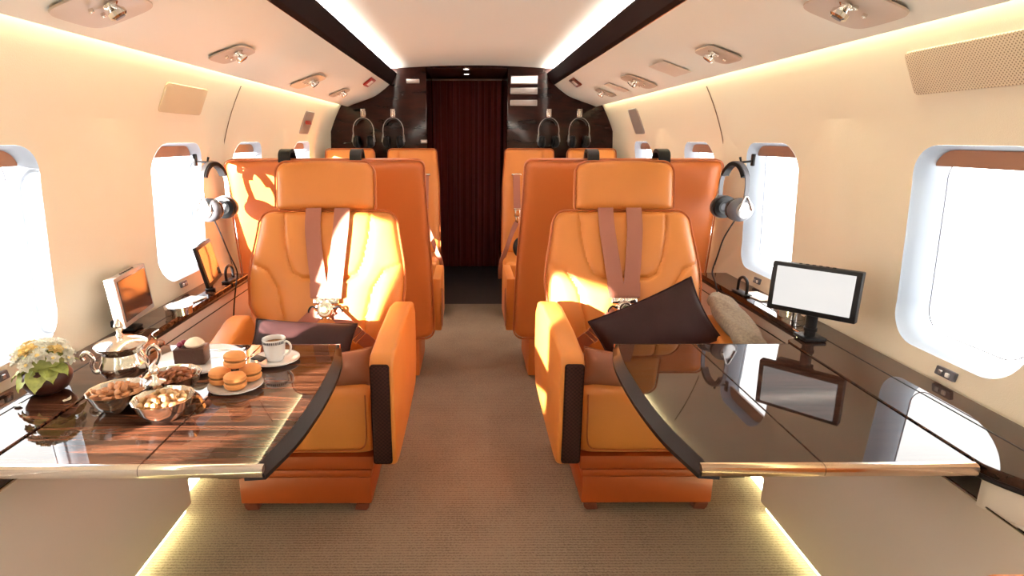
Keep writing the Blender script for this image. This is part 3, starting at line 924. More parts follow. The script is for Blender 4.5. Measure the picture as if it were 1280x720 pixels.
def make_seat(side, label):
    """aisle side is -side (towards x=0); front faces -y"""
    t = thing('armchair', label, 'armchair', (side * 0.588, 1.76, 0))
    ai = -side
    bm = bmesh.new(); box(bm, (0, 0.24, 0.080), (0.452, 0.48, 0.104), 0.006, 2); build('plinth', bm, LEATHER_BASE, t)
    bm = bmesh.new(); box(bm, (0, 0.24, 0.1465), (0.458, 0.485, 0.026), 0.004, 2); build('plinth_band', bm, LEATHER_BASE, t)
    for sx in (-1, 1):
        for yy in (0.03, 0.44):
            bm = bmesh.new()
            prism(bm, [(sx * 0.165, 0.004), (sx * 0.172, 0.028), (sx * 0.218, 0.028), (sx * 0.214, 0.010), (sx * 0.205, 0.001)], yy - 0.03, yy + 0.03, 'y', 0.002, 1)
            build('foot', bm, BROWN_FOOT, t)
    bm = bmesh.new(); box(bm, (side * 0.232, 0.06, 0.085), (0.016, 0.05, 0.055), 0.004); build('release_pedal', bm, STEEL, t)
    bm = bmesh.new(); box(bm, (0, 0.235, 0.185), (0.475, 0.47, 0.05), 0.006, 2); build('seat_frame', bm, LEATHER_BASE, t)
    # cushion
    bm = bmesh.new()
    hw = lambda tt: 0.236
    nx, ny = 40, 40
    prof = smoothpts([(0, 0.47, 0.405), (0, 0.30, 0.425), (0, 0.12, 0.452), (0, 0.045, 0.452), (0, 0.004, 0.428), (0, -0.012, 0.37), (0, -0.010, 0.28), (0, 0.000, 0.232), (0, 0.02, 0.214)], 6)
    rows = []
    for j, p in enumerate(prof):
        row = []
        for i in range(nx + 1):
            s0 = -1 + 2 * i / nx
            s = math.sin(s0 * PI / 2) * 0.7 + s0 * 0.3
            e = max(0, 1 - abs(s) ** 10) ** 0.5
            cz_, cy_ = 0.33, 0.25
            k = 0.90 + 0.10 * e
            g_ = 0.006 * math.exp(-(s / 0.03) ** 2) * (1 if p.z > 0.43 else 0)
            row.append(bm.verts.new((s * 0.236, cy_ + (p.y - cy_) * (0.96 + 0.04 * e), cz_ + (p.z - cz_) * k - g_)))
        rows.append(row)
    for a, b in zip(rows, rows[1:]):
        for i in range(nx): bm.faces.new((a[i], a[i + 1], b[i + 1], b[i]))
    for i in (0, nx):
        bm.faces.new([r[i] for r in rows])
    build('seat_cushion', bm, LEATHER, t)
    bm = bmesh.new()
    loop = [(-0.212, -0.012, 0.25), (-0.214, -0.0135, 0.33), (-0.213, -0.008, 0.385), (-0.200, 0.004, 0.428)]
    fr = smoothpts([(0.219, 0.008, 0.432), (0.221, -0.009, 0.37), (0.219, -0.0075, 0.285), (0.205, -0.006, 0.246), (0.16, -0.007, 0.238), (0, -0.0075, 0.236), (-0.16, -0.007, 0.238), (-0.205, -0.006, 0.246), (-0.219, -0.0075, 0.285), (-0.221, -0.009, 0.37), (-0.219, 0.008, 0.432)], 5)
    tube(bm, fr, 0.0028, 6); build('cushion_piping', bm, PIPE, t)
    # backrest
    H = 0.585
    seamV = [(-0.178, H), (-0.170, 0.47), (-0.152, 0.38), (-0.128, 0.325), (-0.09, 0.302), (0.09, 0.302), (0.128, 0.325), (0.152, 0.38), (0.170, 0.47), (0.178, H)]
    sideL = [(-0.30, 0.365), (-0.235, 0.335), (-0.190, 0.26), (-0.165, 0.15), (-0.15, 0.0)]
    sideR = [(-a, b) for a, b in sideL]
    hwf = rounded_top([(0, 0.225), (0.16, 0.255), (0.36, 0.312), (0.5, 0.318), (1.0, 0.282)], H, 0.055, 0.02)
    bm = bmesh.new()
    puffy(bm, hwf, H, 0.12, 0.014, (seamV, sideL, sideR), 96, 96, 0.010, 0.007)
    MB_ = Matrix.Translation((side * 0.012, BACK_Y, BACK_Z)) @ Matrix.Rotation(-LEAN, 4, 'X')
    build('backrest', bm, LEATHER, t, mtx=MB_)
    bm = bmesh.new(); tube(bm, outline(hwf, H, -0.036, 60, 0.994)[8:-8], 0.0042, 6); build('backrest_piping', bm, PIPE, t, mtx=MB_)
    # headrest
    HH = 0.196
    hh = rounded_top([(0, 0.206), (1, 0.204)], HH, 0.045, 0.02)
    MH = Matrix.Translation((side * 0.024, BACK_Y + 0.598 * math.sin(LEAN) - 0.008, BACK_Z + 0.592 * math.cos(LEAN))) @ Matrix.Rotation(-math.radians(10), 4, 'X')
    bm = bmesh.new(); puffy(bm, hh, HH, 0.10, 0.012, (), 50, 40, p=5, pt=5, arch=lambda s, tt: 0.010 * (1 - s * s) * tt)
    build('headrest', bm, LEATHER, t, mtx=MH)
    bm = bmesh.new(); tube(bm, [(x, y, z + 0.010 * (1 - (x / 0.2) ** 2) * z / HH) for x, y, z in outline(hh, HH, -0.030, 40, 0.992)], 0.004, 6, closed=True); build('headrest_piping', bm, PIPE, t, mtx=MH)
    # armrests
    for sx in (-1, 1):
        aisle = (sx == ai)
        poly = [(-0.045, 0.212), (-0.050, 0.30), (-0.050, 0.560), (-0.030, 0.590), (0.10, 0.622), (0.30, 0.655), (0.38, 0.650), (0.42, 0.60), (0.42, 0.40), (0.38, 0.31), (0.20, 0.245), (0.02, 0.198), (-0.03, 0.197)]
        bm = bmesh.new()
        t_ = bmesh.new()
        prism(t_, poly, 0.0, 0.078, 'x', 0.013, 3)
        for v in t_.verts:
            # flare outwards to the rear, so that the arm follows the backrest
            k = max(0, min(1, (v.co.y + 0.05) / 0.45))
            v.co.x = sx * (0.245 + v.co.x + 0.030 * k)
            if not aisle: v.co.z -= 0.055 * max(0, min(1, (v.co.z - 0.3) / 0.2))
        merge(bm, t_)
        a = build('armrest', bm, LEATHER, t)
        if aisle:
            bm = bmesh.new()
            box(bm, (sx * 0.2795, -0.0495, 0.388), (0.062, 0.012, 0.348), 0.010, 3)
            tag(build('woven_pad', bm, WEAVE, a), 'dark woven leather pad on the front of the armrest')
    # harness
    hs = 0.607
    B = back_pt(0, 0.222, 0.034)
    for sx, x0, x1 in ((-1, -0.062, -0.030), (1, 0.052, 0.030)):
        bm = bmesh.new()
        pts = [back_pt(x0, 0.615, 0.004), back_pt(x0 * 0.95 + x1 * .05, 0.54, 0.022), back_pt((x0 + x1) / 2, 0.42, 0.026), back_pt(x1, 0.30, 0.020), back_pt(x1 * 0.95, 0.262, 0.026)]
        ribbon(bm, pts, (1, 0, 0), 0.062, 0.0035, 6)
        s_ = build('shoulder_strap', bm, STRAP, t)
        bm = bmesh.new()
        ribbon(bm, [back_pt(x1 * 1.0 + (x0 - x1) * 0.12, 0.325, 0.0255), back_pt(x1 * 0.96, 0.27, 0.031)], (1, 0, 0), 0.064, 0.006, 1); build('strap_fold', bm, STRAP, s_)
        bm = bmesh.new(); box(bm, (0, 0, 0), (0.050, 0.006, 0.022), 0.003, rot=None); build('strap_end', bm, CHROME, s_, mtx=Matrix.Translation(back_pt(x1 * 0.85, 0.254, 0.030)) @ Matrix.Rotation(-LEAN, 4, 'X'))
    MBu = Matrix.Translation(B) @ Matrix.Rotation(-LEAN, 4, 'X') @ Matrix.Rotation(PI / 2, 4, 'X')
    bm = bmesh.new()
    prof_ = [(0.0, 0.018), (0.016, 0.018), (0.018, 0.014), (0.026, 0.014), (0.031, 0.010), (0.033, 0.004), (0.033, -0.006), (0.028, -0.010), (0, -0.010)]
    lathe(bm, prof_, (0, 0, 0), 36)
    for k in range(8):
        a_ = PI * k / 4 + 0.39
        box(bm, (0.034 * math.cos(a_), 0.034 * math.sin(a_), 0.0), (0.014, 0.012, 0.012), 0.003, rot=Matrix.Rotation(a_, 4, 'Z'))
    bu = build('harness_buckle', bm, CHROME, t, mtx=MBu)
    bm = bmesh.new(); lathe(bm, [(0.0, 0.0205), (0.011, 0.020), (0.014, 0.017)], (0, 0, 0), 20); build('buckle_button', bm, mat('buckle_green', (0.10, 0.16, 0.06), rough=0.3) if 'buckle_green' not in bpy.data.materials else bpy.data.materials['buckle_green'], bu, mtx=MBu)
    for sx in (-1, 1):
        bm = bmesh.new()
        e = 0.225 if sx == ai else 0.20
        pts = [B + Vector((sx * 0.034, 0.004, -0.012)), B + Vector((sx * 0.075, -0.006, -0.050)), B + Vector((sx * 0.120, -0.018, -0.092)), B + Vector((sx * 0.165, -0.020, -0.130)), B + Vector((sx * 0.195, 0.000, -0.175))]
        ribbon(bm, pts, (sx * 0.6, 0.0, 0.8), 0.055, 0.004, 6)
        s_ = build('lap_strap', bm, STRAP, t)
        c_ = B + Vector((sx * 0.125, -0.0225, -0.095))
        bm = bmesh.new()
        R_ = Matrix.Rotation(sx * math.radians(44), 4, 'Y')
        for q in (-0.018, 0.0, 0.018):
            box(bm, (q, -0.004, 0), (0.005, 0.006, 0.060), 0.002)
        box(bm, (0, -0.002, 0.030), (0.045, 0.006, 0.004), 0.001); box(bm, (0, -0.002, -0.030), (0.045, 0.006, 0.004), 0.001)
        build('strap_adjuster', bm, CHROME, s_, mtx=Matrix.Translation(c_) @ R_)
        bm = bmesh.new()
        tube(bm, smoothpts([B + Vector((sx * 0.030, 0.004, 0.004)), B + Vector((sx * 0.052, -0.004, 0.014)), B + Vector((sx * 0.066, 0.0, -0.006)), B + Vector((sx * 0.058, 0.004, -0.03))], 5), 0.004, 6)
        build('pull_loop', bm, BLACK, s_)
    return t
make_seat(-1, 'orange leather armchair seat with harness behind the food table on the left')
make_seat(1, 'orange leather armchair seat with harness behind the bare table on the right')

# ------------------------------------------------------------------ pillows and blanket
def pillow(name, w, h, th, m, label, loc, rot, pipe=True):
    t = thing(name, label, 'pillow', loc); t.rotation_euler = rot
    bm = bmesh.new()
    n = 28
    top = {}; bot = {}
    for j in range(n + 1):
        for i in range(n + 1):
            a, b = -1 + 2 * i / n, -1 + 2 * j / n
            # concave sides
            x = a * w / 2 * (1 - 0.07 * (1 - b * b) * abs(a)); z = b * h / 2 * (1 - 0.07 * (1 - a * a) * abs(b))
            e = (max(0, 1 - a * a) ** 0.55) * (max(0, 1 - b * b) ** 0.55)
            wr = 0.06 * math.sin(9 * a + 4 * b) * (abs(a) + abs(b)) / 2
            y = th / 2 * e * (1 + wr)
            top[i, j] = bm.verts.new((x, -y, z))
            bot[i, j] = top[i, j] if i in (0, n) or j in (0, n) else bm.verts.new((x, y, z))
    for j in range(n):
        for i in range(n):
            bm.faces.new((top[i, j], top[i + 1, j], top[i + 1, j + 1], top[i, j + 1]))
            try: bm.faces.new((bot[i, j], bot[i, j + 1], bot[i + 1, j + 1], bot[i + 1, j]))
            except ValueError: pass
    per = [top[i, 0].co.copy() for i in range(n)] + [top[n, j].co.copy() for j in range(n)] + [top[i, n].co.copy() for i in range(n, 0, -1)] + [top[0, j].co.copy() for j in range(n, 0, -1)]
    build('cover', bm, m, t)
    bm = bmesh.new(); tube(bm, per, 0.0035, 6, closed=True); build('piping', bm, m, t)
    return t
pillow('throw_pillow', 0.37, 0.20, 0.10, PURPLE, 'dark aubergine pillow lying behind the cup on the left seat', (-0.625, 1.965, 0.535), (R(-50), R(3), R(0)))
pillow('throw_pillow', 0.20, 0.135, 0.075, BRONZE, 'small bronze satin pillow beside the armrest on the left seat', (-0.450, 1.850, 0.487), (R(-42), R(-7), R(6)))
pillow('throw_pillow', 0.40, 0.24, 0.11, PURPLE, 'dark aubergine pillow propped at a tilt on the right seat', (0.635, 1.965, 0.590), (R(-22), R(-24), R(3)))
pillow('throw_pillow', 0.20, 0.135, 0.075, BRONZE, 'small bronze satin pillow on the right seat under the dark one', (0.462, 1.845, 0.487), (R(-42), R(8), R(-6)))
bm = bmesh.new()
n = 24
g = []
for j in range(n + 1):
    for i in range(n + 1): pass
for k, (ww, hh, dz) in enumerate(((0.105, 0.035, 0),)):
    pass
t_ = bmesh.new()
bmesh.ops.create_uvsphere(t_, u_segments=36, v_segments=20, radius=1)
for v in t_.verts:
    x, y, z = v.co
    sg = lambda q, e: math.copysign(abs(q) ** e, q)
    v.co = Vector((0.062 * sg(x, 0.6), 0.20 * sg(y, 0.6), 0.030 * sg(z, 0.7) + 0.006 * math.sin(9 * y + 3 * x)))
merge(bm, t_)
o = tag(build('folded_blanket', bm, BLANKET), 'fuzzy beige folded blanket beside the dark pillow on the right armrest', 'blanket')
o.location = (0.925, 1.97, 0.618); o.rotation_euler = (R(12), R(18), 0)

# ------------------------------------------------------------------ middle benches (face forward, backs to the camera)
def make_bench(side, label):
    t = thing('double_bench', label, 'bench', (side * 0.672, 2.86, 0))
    ai = -side
    H = 0.94
    hwf = rounded_top([(0, 0.470), (0.3, 0.468), (1.0, 0.448)], H, 0.035, 0.06)
    bm = bmesh.new()
    puffy(bm, hwf, H, 0.10, 0.006, (), 50, 60, p=14, pt=16)
    MB_ = Matrix.Translation((0, 0.03, 0.25)) @ Matrix.Rotation(math.radians(13), 4, 'X')
    build('back_shell', bm, LEATHER_DK, t, mtx=MB_)
    bm = bmesh.new(); tube(bm, outline(hwf, H, -0.032, 60, 0.996), 0.004, 6, closed=True); build('shell_piping', bm, PIPE, t, mtx=MB_)
    for k in (-1, 1):
        bm = bmesh.new(); box(bm, (k * 0.225, 0.33, 0.385), (0.43, 0.46, 0.13), 0.03, 3); build('seat_cushion', bm, LEATHER, t)
        bm = bmesh.new(); puffy(bm, rounded_top([(0, 0.21), (1, 0.205)], 0.66, 0.05), 0.66, 0.10, 0.01, (), 24, 24)
        build('back_cushion', bm, LEATHER, t, mtx=Matrix.Translation((k * 0.225, 0.105, 0.43)) @ Matrix.Rotation(math.radians(13), 4, 'X') @ Matrix.Rotation(PI, 4, 'Z'))
        # shoulder belt guide hooked over the top of the shell
        gx = k * 0.150 + (0.012 * side if k * side > 0 else 0.0)
        bm = bmesh.new()
        ribbon(bm, [(gx, -0.256, 1.150), (gx, -0.250, 1.185), (gx, -0.220, 1.200), (gx, -0.180, 1.196), (gx, -0.150, 1.15)], (1, 0, 0), 0.050, 0.014, 5)
        tag(build('belt_guide', bm, BLACK, t), 'black belt guide hooked over the top of the shell')
    for sx in (ai,):
        bm = bmesh.new(); prism(bm, [(0.14, 0.24), (0.55, 0.24), (0.55, 0.50), (0.50, 0.53), (0.14, 0.53)], sx * 0.452, sx * 0.497, 'x', 0.008, 2); build('armrest', bm, LEATHER, t)
    bm = bmesh.new(); box(bm, (0, 0.28, 0.275), (0.86, 0.44, 0.07), 0.008); build('seat_frame', bm, LEATHER_DK, t)
    bm = bmesh.new(); box(bm, (0, 0.26, 0.125), (0.76, 0.40, 0.23), 0.008); build('plinth', bm, LEATHER_DK, t)
    bm = bmesh.new(); ribbon(bm, [(ai * 0.500, 0.20, 0.46), (ai * 0.503, 0.16, 0.38), (ai * 0.502, 0.14, 0.27)], (0, 1, 0.2), 0.04, 0.003, 4); build('lap_strap', bm, STRAP, t)
    return t
make_bench(-1, 'orange leather double seat on the left seen from behind, its back touching the left wall')
make_bench(1, 'orange leather double seat on the right seen from behind, its back touching the right wall')

# ------------------------------------------------------------------ rear seats against the bulkhead
def make_rear(x, straps, label):
    t = thing('rear_seat', label, 'seat', (x, 3.98, 0), group=None)
    H = 0.80
    hwf = rounded_top([(0, 0.212), (0.6, 0.205), (1, 0.186)], H, 0.03)
    sm = []
    if straps:
        sm = [[(-0.10 * straps, H), (-0.095 * straps, 0.68), (-0.03 * straps, 0.56), (-0.02 * straps, 0.4)], [(0.14 * straps, H), (0.135 * straps, 0.1)]]
        sm = [sm[0]]
    LR = math.radians(12)
    MR = Matrix.Translation((0, 0.40, 0.39)) @ Matrix.Rotation(-LR, 4, 'X')
    bm = bmesh.new(); puffy(bm, hwf, H, 0.12, 0.012, sm, 60, 60)
    build('backrest', bm, LEATHER, t, mtx=MR)
    bm = bmesh.new(); tube(bm, outline(hwf, H, -0.036, 40, 0.99)[4:-4], 0.004, 6); build('backrest_piping', bm, PIPE, t, mtx=MR)
    bm = bmesh.new(); box(bm, (0, 0.20, 0.345), (0.425, 0.44, 0.15), 0.035, 4); build('seat_cushion', bm, LEATHER, t)
    bm = bmesh.new(); box(bm, (0, 0.22, 0.135), (0.40, 0.40, 0.27), 0.006); build('plinth', bm, BLACKGLOSS, t)
    if straps:
        s = straps
        def bp(xx, h, off): return MR @ Vector((xx, -0.072 - off, h))
        bm = bmesh.new(); box(bm, (0, 0, 0), (0.075, 0.012, 0.016), 0.004); build('strap_slot', bm, CHROME, t, mtx=Matrix.Translation(bp(0.10 * s, 0.60, 0.004)))
        bm = bmesh.new(); ribbon(bm, [bp(0.10 * s, 0.605, 0.004), bp(0.10 * s, 0.56, 0.012), bp(0.097 * s, 0.42, 0.012), bp(0.095 * s, 0.33, 0.014)], (1, 0, 0), 0.052, 0.004, 5); build('shoulder_strap', bm, STRAP, t)
        bm = bmesh.new(); box(bm, (0, 0, 0), (0.045, 0.012, 0.055), 0.005); box(bm, (0, -0.004, -0.05), (0.03, 0.010, 0.05), 0.004); box(bm, (0, -0.006, 0.032), (0.055, 0.008, 0.012), 0.003)
        build('buckle', bm, CHROME, t, mtx=Matrix.Translation(bp(0.095 * s, 0.31, 0.016)))
        bm = bmesh.new(); ribbon(bm, [bp(0.10 * s, 0.24, 0.016), bp(0.135 * s, 0.16, 0.03), Vector((0.190 * s, 0.18, 0.46)), Vector((0.222 * s, 0.14, 0.38)), Vector((0.222 * s, 0.16, 0.26))], (0.4 * s, -0.3, 0.8), 0.045, 0.004, 5); build('lap_strap', bm, STRAP, t)
        bm = bmesh.new()
        t_ = bmesh.new(); bmesh.ops.create_uvsphere(t_, u_segments=20, v_segments=12, radius=1)
        for v in t_.verts: v.co = Vector((v.co.x * 0.055, v.co.y * 0.05, v.co.z * 0.075))
        merge(bm, t_)
        tag(build('dark_pad', bm, BLACK, t, mtx=Matrix.Translation((0.085 * s, 0.16, 0.492))), 'rounded black pad lying at the belt')
    return t
make_rear(-0.925, 0, 'orange leather seat against the dark bulkhead, leftmost of the four')
make_rear(-0.452, 1, 'orange leather seat with belt against the dark bulkhead, just left of the curtain')
make_rear(0.432, -1, 'orange leather seat with belt against the dark bulkhead, just right of the curtain')
make_rear(0.905, 0, 'orange leather seat against the dark bulkhead, rightmost of the four')

# ------------------------------------------------------------------ monitors
def monitor(label, loc, yaw, tilt, w, h, base, silver=False, th=0.030, fold=False, lit=False):  # lit: screen carries the painted window reflection
    t = thing('monitor', label, 'monitor', base)
    M = Matrix.Translation(Vector(loc) - Vector(base)) @ Matrix.Rotation(yaw, 4, 'Z') @ Matrix.Rotation(tilt, 4, 'X')
    bm = bmesh.new(); box(bm, (0, th / 2, 0), (w, th, h), 0.003, 2); hs = build('housing', bm, BLACK if not silver else mat('silver_housing', (0.45, 0.40, 0.38), rough=0.3, metal=0.3), t, mtx=M)
    bm = bmesh.new(); box(bm, (0, -0.0008, 0.002), (w - 0.030, 0.003, h - 0.028), 0.001, 1)
    build('screen', bm, SCREEN_GLARE if lit else SCREEN, hs, mtx=M)
    bm = bmesh.new()
    for k in range(6): box(bm, (-0.045 + k * 0.018, th * 0.35, h / 2 + 0.001), (0.009, 0.006, 0.003), 0.001)
    build('buttons', bm, BLACKR, hs, mtx=M)
    # bracket, arm and post down to the ledge
    back = M @ Vector((0, th + 0.004, -h * 0.25))
    foot = Vector((0, 0, 0))
    if not fold:
        bm = bmesh.new(); box(bm, (0, th + 0.010, -h * 0.30), (0.05, 0.022, 0.05), 0.003); build('bracket', bm, BLACK, t, mtx=M)
        top = M @ Vector((0, th + 0.012, -h * 0.42))
        bm = bmesh.new(); lathe(bm, [(0.024, 0.0), (0.024, 0.012), (0.016, 0.014), (0.016, 0.030), (0.019, 0.031), (0.019, 0.040), (0.016, 0.041), (0.016, max(0.05, top.z))], (top.x, top.y, 0), 24); build('post', bm, BLACK, t)
        bm = bmesh.new(); box(bm, (top.x * 0.5 , top.y * 0.5 + 0.0, 0.006), (0.05 + abs(top.x) * 1.0, 0.05 + abs(top.y) * 1.0, 0.012), 0.004); build('base_plate', bm, BLACK, t)
        bm = bmesh.new(); box(bm, M @ Vector((-0.03, th + 0.014, -h * 0.46)), (0.10, 0.035, 0.022), 0.004, rot=Matrix.Rotation(yaw, 4, 'Z')); build('arm', bm, BLACK, t)
    else:
        bm = bmesh.new(); lathe(bm, [(0.020, 0.0), (0.020, 0.01), (0.012, 0.012), (0.012, back.z)], (back.x, back.y, 0), 20); build('post', bm, BLACK, t)
    return t
ZL = 0.6505
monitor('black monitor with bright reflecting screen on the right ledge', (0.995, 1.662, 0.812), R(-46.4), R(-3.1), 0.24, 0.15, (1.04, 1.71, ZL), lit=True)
monitor('small monitor with silver edge on the left ledge behind the sugar bowl', (-1.100, 1.812, 0.766), R(99), R(-5), 0.245, 0.156, (-1.125, 1.80, ZL), silver=True)
monitor('slim tilted monitor on the left ledge beside the left headset', (-1.072, 2.30, 0.768), R(101), R(-12), 0.23, 0.165, (-1.11, 2.30, ZL), silver=False, th=0.014, fold=True)
# near monitor cut by the right edge of the frame
monitor('dark monitor corner at the right edge of the picture on the right ledge', (1.168, 0.98, 0.755), R(-80), R(-2), 0.22, 0.15, (1.135, 0.98, ZL), th=0.012, fold=True) if False else None

# ------------------------------------------------------------------ things on the ledges
def cup_holder(x, y, label):
    t = thing('cup_holder', label, 'cup holder', (x, y, ZL))
    bm = bmesh.new(); lathe(bm, [(0.044, 0.0), (0.044, 0.020), (0.047, 0.022), (0.047, 0.030), (0.042, 0.030), (0.040, 0.004), (0.0, 0.004)], (0, 0, 0), 36, cap=False); build('ring', bm, CHROME, t)
    bm = bmesh.new(); lathe(bm, [(0.0, 0.031), (0.041, 0.031), (0.041, 0.028)], (0, 0, 0), 30); build('lid', bm, STEEL if x < 0 else BLACKGLOSS, t)
cup_holder(-1.055, 1.90 + 0.08, 'round chrome lidded cup holder on the left ledge beside the near monitor')
cup_holder(1.098, 1.93, 'round chrome cup holder on the right ledge behind the monitor')
def card(x, y, w, h, rz, label):
    bm = bmesh.new(); box(bm, (0, 0, 0.002), (w, h, 0.004), 0.001, 1)
    o = tag(build('card', bm, PAPER), label, 'card'); o.location = (x, y, ZL + 0.0005); o.rotation_euler = (0, 0, rz)
card(1.112, 2.19, 0.075, 0.13, 0.15, 'white folded card on the right ledge beside the monitor')
card(-1.095, 2.14, 0.07, 0.12, -0.2, 'white card on the left ledge between the two monitors')
def gooseneck(x, y, side, label):
    t = thing('cable_handle', label, 'handle', (x, y, ZL))
    bm = bmesh.new(); tube(bm, smoothpts([(0, -0.04, 0.001), (0, -0.043, 0.040), (0, -0.030, 0.062), (0, 0.0, 0.068), (0, 0.03, 0.05), (0, 0.036, 0.001)], 6), 0.006, 10); build('loop', bm, BLACK, t)
    bm = bmesh.new(); box(bm, (0, 0, 0.004), (0.035, 0.11, 0.008), 0.003); build('base_plate', bm, BLACK, t)
gooseneck(1.066, 2.24, 1, 'black loop handle standing on the right ledge')
gooseneck(-1.068, 2.47, -1, 'black loop handle on the left ledge beside the slim monitor')

# headsets on the side walls with their cords
def side_headset(side, label, hl, cl):
    y = 2.50
    t = thing('headset_hook', hl, 'hook', wp(side, y, s_of(1.165)))
    bm = bmesh.new(); box(bm, (-side * 0.006, 0, 0.0), (0.012, 0.022, 0.05), 0.004); build('mounting_plate', bm, BLACK, t)
    bm = bmesh.new(); tube(bm, [(-side * 0.008, 0, -0.005), (-side * 0.055, 0, -0.010), (-side * 0.062, 0, 0.012)], 0.005, 8); build('peg', bm, BLACK, t)
    h = make_headset(label, (side * 1.105, y, 1.158), R(90 + side * 12), True, 1.06, GREYP if side > 0 else STEEL)
    bm = bmesh.new()
    if side < 0: pts = [(-1.095, 2.43, 0.93), (-1.075, 2.44, 0.86), (-1.06, 2.46, 0.78), (-1.032, 2.46, 0.70), (-1.033, 2.45, 0.655), (-1.030, 2.42, 0.62), (-1.028, 2.38, 0.55), (-1.03, 2.36, 0.47)]
    else: pts = [(1.10, 2.43, 0.93), (1.07, 2.46, 0.84), (1.055, 2.47, 0.76), (1.035, 2.46, 0.69), (1.034, 2.42, 0.655), (1.030, 2.38, 0.62), (1.028, 2.34, 0.55), (1.03, 2.30, 0.47)]
    tube(bm, smoothpts(pts, 8), 0.0032, 6)
    build('cord', bm, BLACK, h).matrix_parent_inverse = Matrix()
    c = h.children[-1] if False else None
    return h
for sd_, L, hl, cl in ((-1, 'silver and black headset hanging on the left wall beside the window', 'black hook on the left wall holding a headset', ''), (1, 'black and grey headset hanging on the right wall beside the window', 'black hook on the right wall holding a headset', '')):
    h = side_headset(sd_, L, hl, cl)
    for c in h.children:
        if c.name.startswith('cord'):
            MM = (Matrix.Translation(h.location) @ h.rotation_euler.to_matrix().to_4x4()).inverted()
            c.data.transform(MM)

# padded orange side armrest at the lower right corner
t = thing('armchair', 'armchair at the lower right corner showing only its orange armrest', 'armchair', (0.822, 0.465, 0.523))
bm = bmesh.new(); box(bm, (0, 0, 0.025), (0.13, 0.60, 0.115), 0.03, 4); build('armrest', bm, LEATHER, t)
bm = bmesh.new(); box(bm, (0.05, -0.03, -0.06), (0.10, 0.4, 0.07), 0.006); build('bracket', bm, LEATHER_DK, t)

# ------------------------------------------------------------------ things on the left table
ZT = 0.6508
# flower pot
t = thing('flower_pot', 'round brown pot of cream and pink flowers on the left ledge', 'flower pot', (-1.055, 1.322, ZT)); t.scale = (0.88, 0.88, 0.88)
bm = bmesh.new(); lathe(bm, [(0.0, 0.0), (0.030, 0.0), (0.048, 0.012), (0.060, 0.032), (0.062, 0.048), (0.054, 0.066), (0.044, 0.074), (0.040, 0.072), (0.038, 0.06), (0.0, 0.058)], (0, 0, 0), 40); build('pot', bm, POT, t)
def leaf_mesh(bm, M, L=0.075, Wd=0.05):
    n = 10; rows = []
    for i in range(n + 1):
        u = i / n
        w = Wd / 2 * math.sin(PI * u ** 0.75) ** 0.8 if 0 < u < 1 else 0.0005
        rows.append([bm.verts.new(M @ Vector((s * w, L * u, -0.03 * u * u * (L / 0.075) + 0.005 * abs(s) + 0.0015 * math.sin(u * 30)))) for s in (-1, -0.5, 0, 0.5, 1)])
    for a, b in zip(rows, rows[1:]):
        for k in range(4): bm.faces.new((a[k], a[k + 1], b[k + 1], b[k]))
for k, (az, el, s) in enumerate(((-75, -25, 1.0), (-115, -30, 0.95), (-20, 0, 0.8), (-45, -15, 0.8), (170, 0, 0.8), (-150, -15, 0.8), (60, 5, 0.8))):
    bm = bmesh.new()
    M = Matrix.Translation((0, 0, 0.080)) @ Matrix.Rotation(R(az - 90), 4, 'Z') @ Matrix.Translation((0, 0.030, 0)) @ Matrix.Rotation(R(el), 4, 'X')
    leaf_mesh(bm, M, 0.07 * s, 0.055 * s)
    o = build('leaf', bm, LEAF, t)
def blossom(c, r, m, cm, npet=7, layers=2):
    bm = bmesh.new()
    c = Vector(c)
    n0 = (c - Vector((0, 0, 0.055))).normalized()
    q = n0.to_track_quat('Z', 'Y').to_matrix().to_4x4()
    for L in range(layers):
        for k in range(npet - L):
            a = 2 * PI * k / (npet - L) + L * 0.5
            tilt = R(25 + 30 * L)
            M = Matrix.Translation(c) @ q @ Matrix.Rotation(a, 4, 'Z') @ Matrix.Rotation(tilt, 4, 'X')
            rr = r * (1 - 0.25 * L)
            rows = []
            for i in range(6):
                u = i / 5
                w = rr * 0.42 * math.sin(PI * (0.12 + 0.80 * u))
                rows.append([bm.verts.new(M @ Vector((s * w, rr * u, 0.25 * rr * s * s - 0.25 * rr * u * u * 0.8))) for s in (-1, -0.4, 0.4, 1)])
            for A, B_ in zip(rows, rows[1:]):
                for kk in range(3): bm.faces.new((A[kk], A[kk + 1], B_[kk + 1], B_[kk]))
    f = build('flower', bm, m, t)
    bm = bmesh.new(); t_ = bmesh.new(); bmesh.ops.create_uvsphere(t_, u_segments=10, v_segments=6, radius=r * 0.22)
    t_.transform(Matrix.Translation(c + n0 * r * 0.25)); merge(bm, t_)
    build('flower_centre', bm, cm, f)
rng = random.Random(3)
for k in range(26):
    u = rng.random(); a = 2 * PI * k * 0.382
    el = R(10 + 75 * (k + 0.5) / 26)
    rad = 0.058 + 0.012 * rng.random()
    c = (rad * math.cos(a) * math.cos(el), rad * math.sin(a) * math.cos(el), 0.085 + rad * math.sin(el) * 0.80)
    pink = math.cos(a) < -0.6 and el < R(45)
    blossom(c, 0.019 + 0.008 * rng.random(), PETALP if pink else (PETALY if rng.random() < 0.1 else PETAL), PETALY, 6 + int(rng.random() * 3))
bm = bmesh.new()
lathe(bm, [(0.0, 0.06), (0.035, 0.065), (0.048, 0.085), (0.045, 0.11), (0.028, 0.132), (0, 0.138)], (0, 0, 0), 16); build('greenery', bm, LEAF, t)
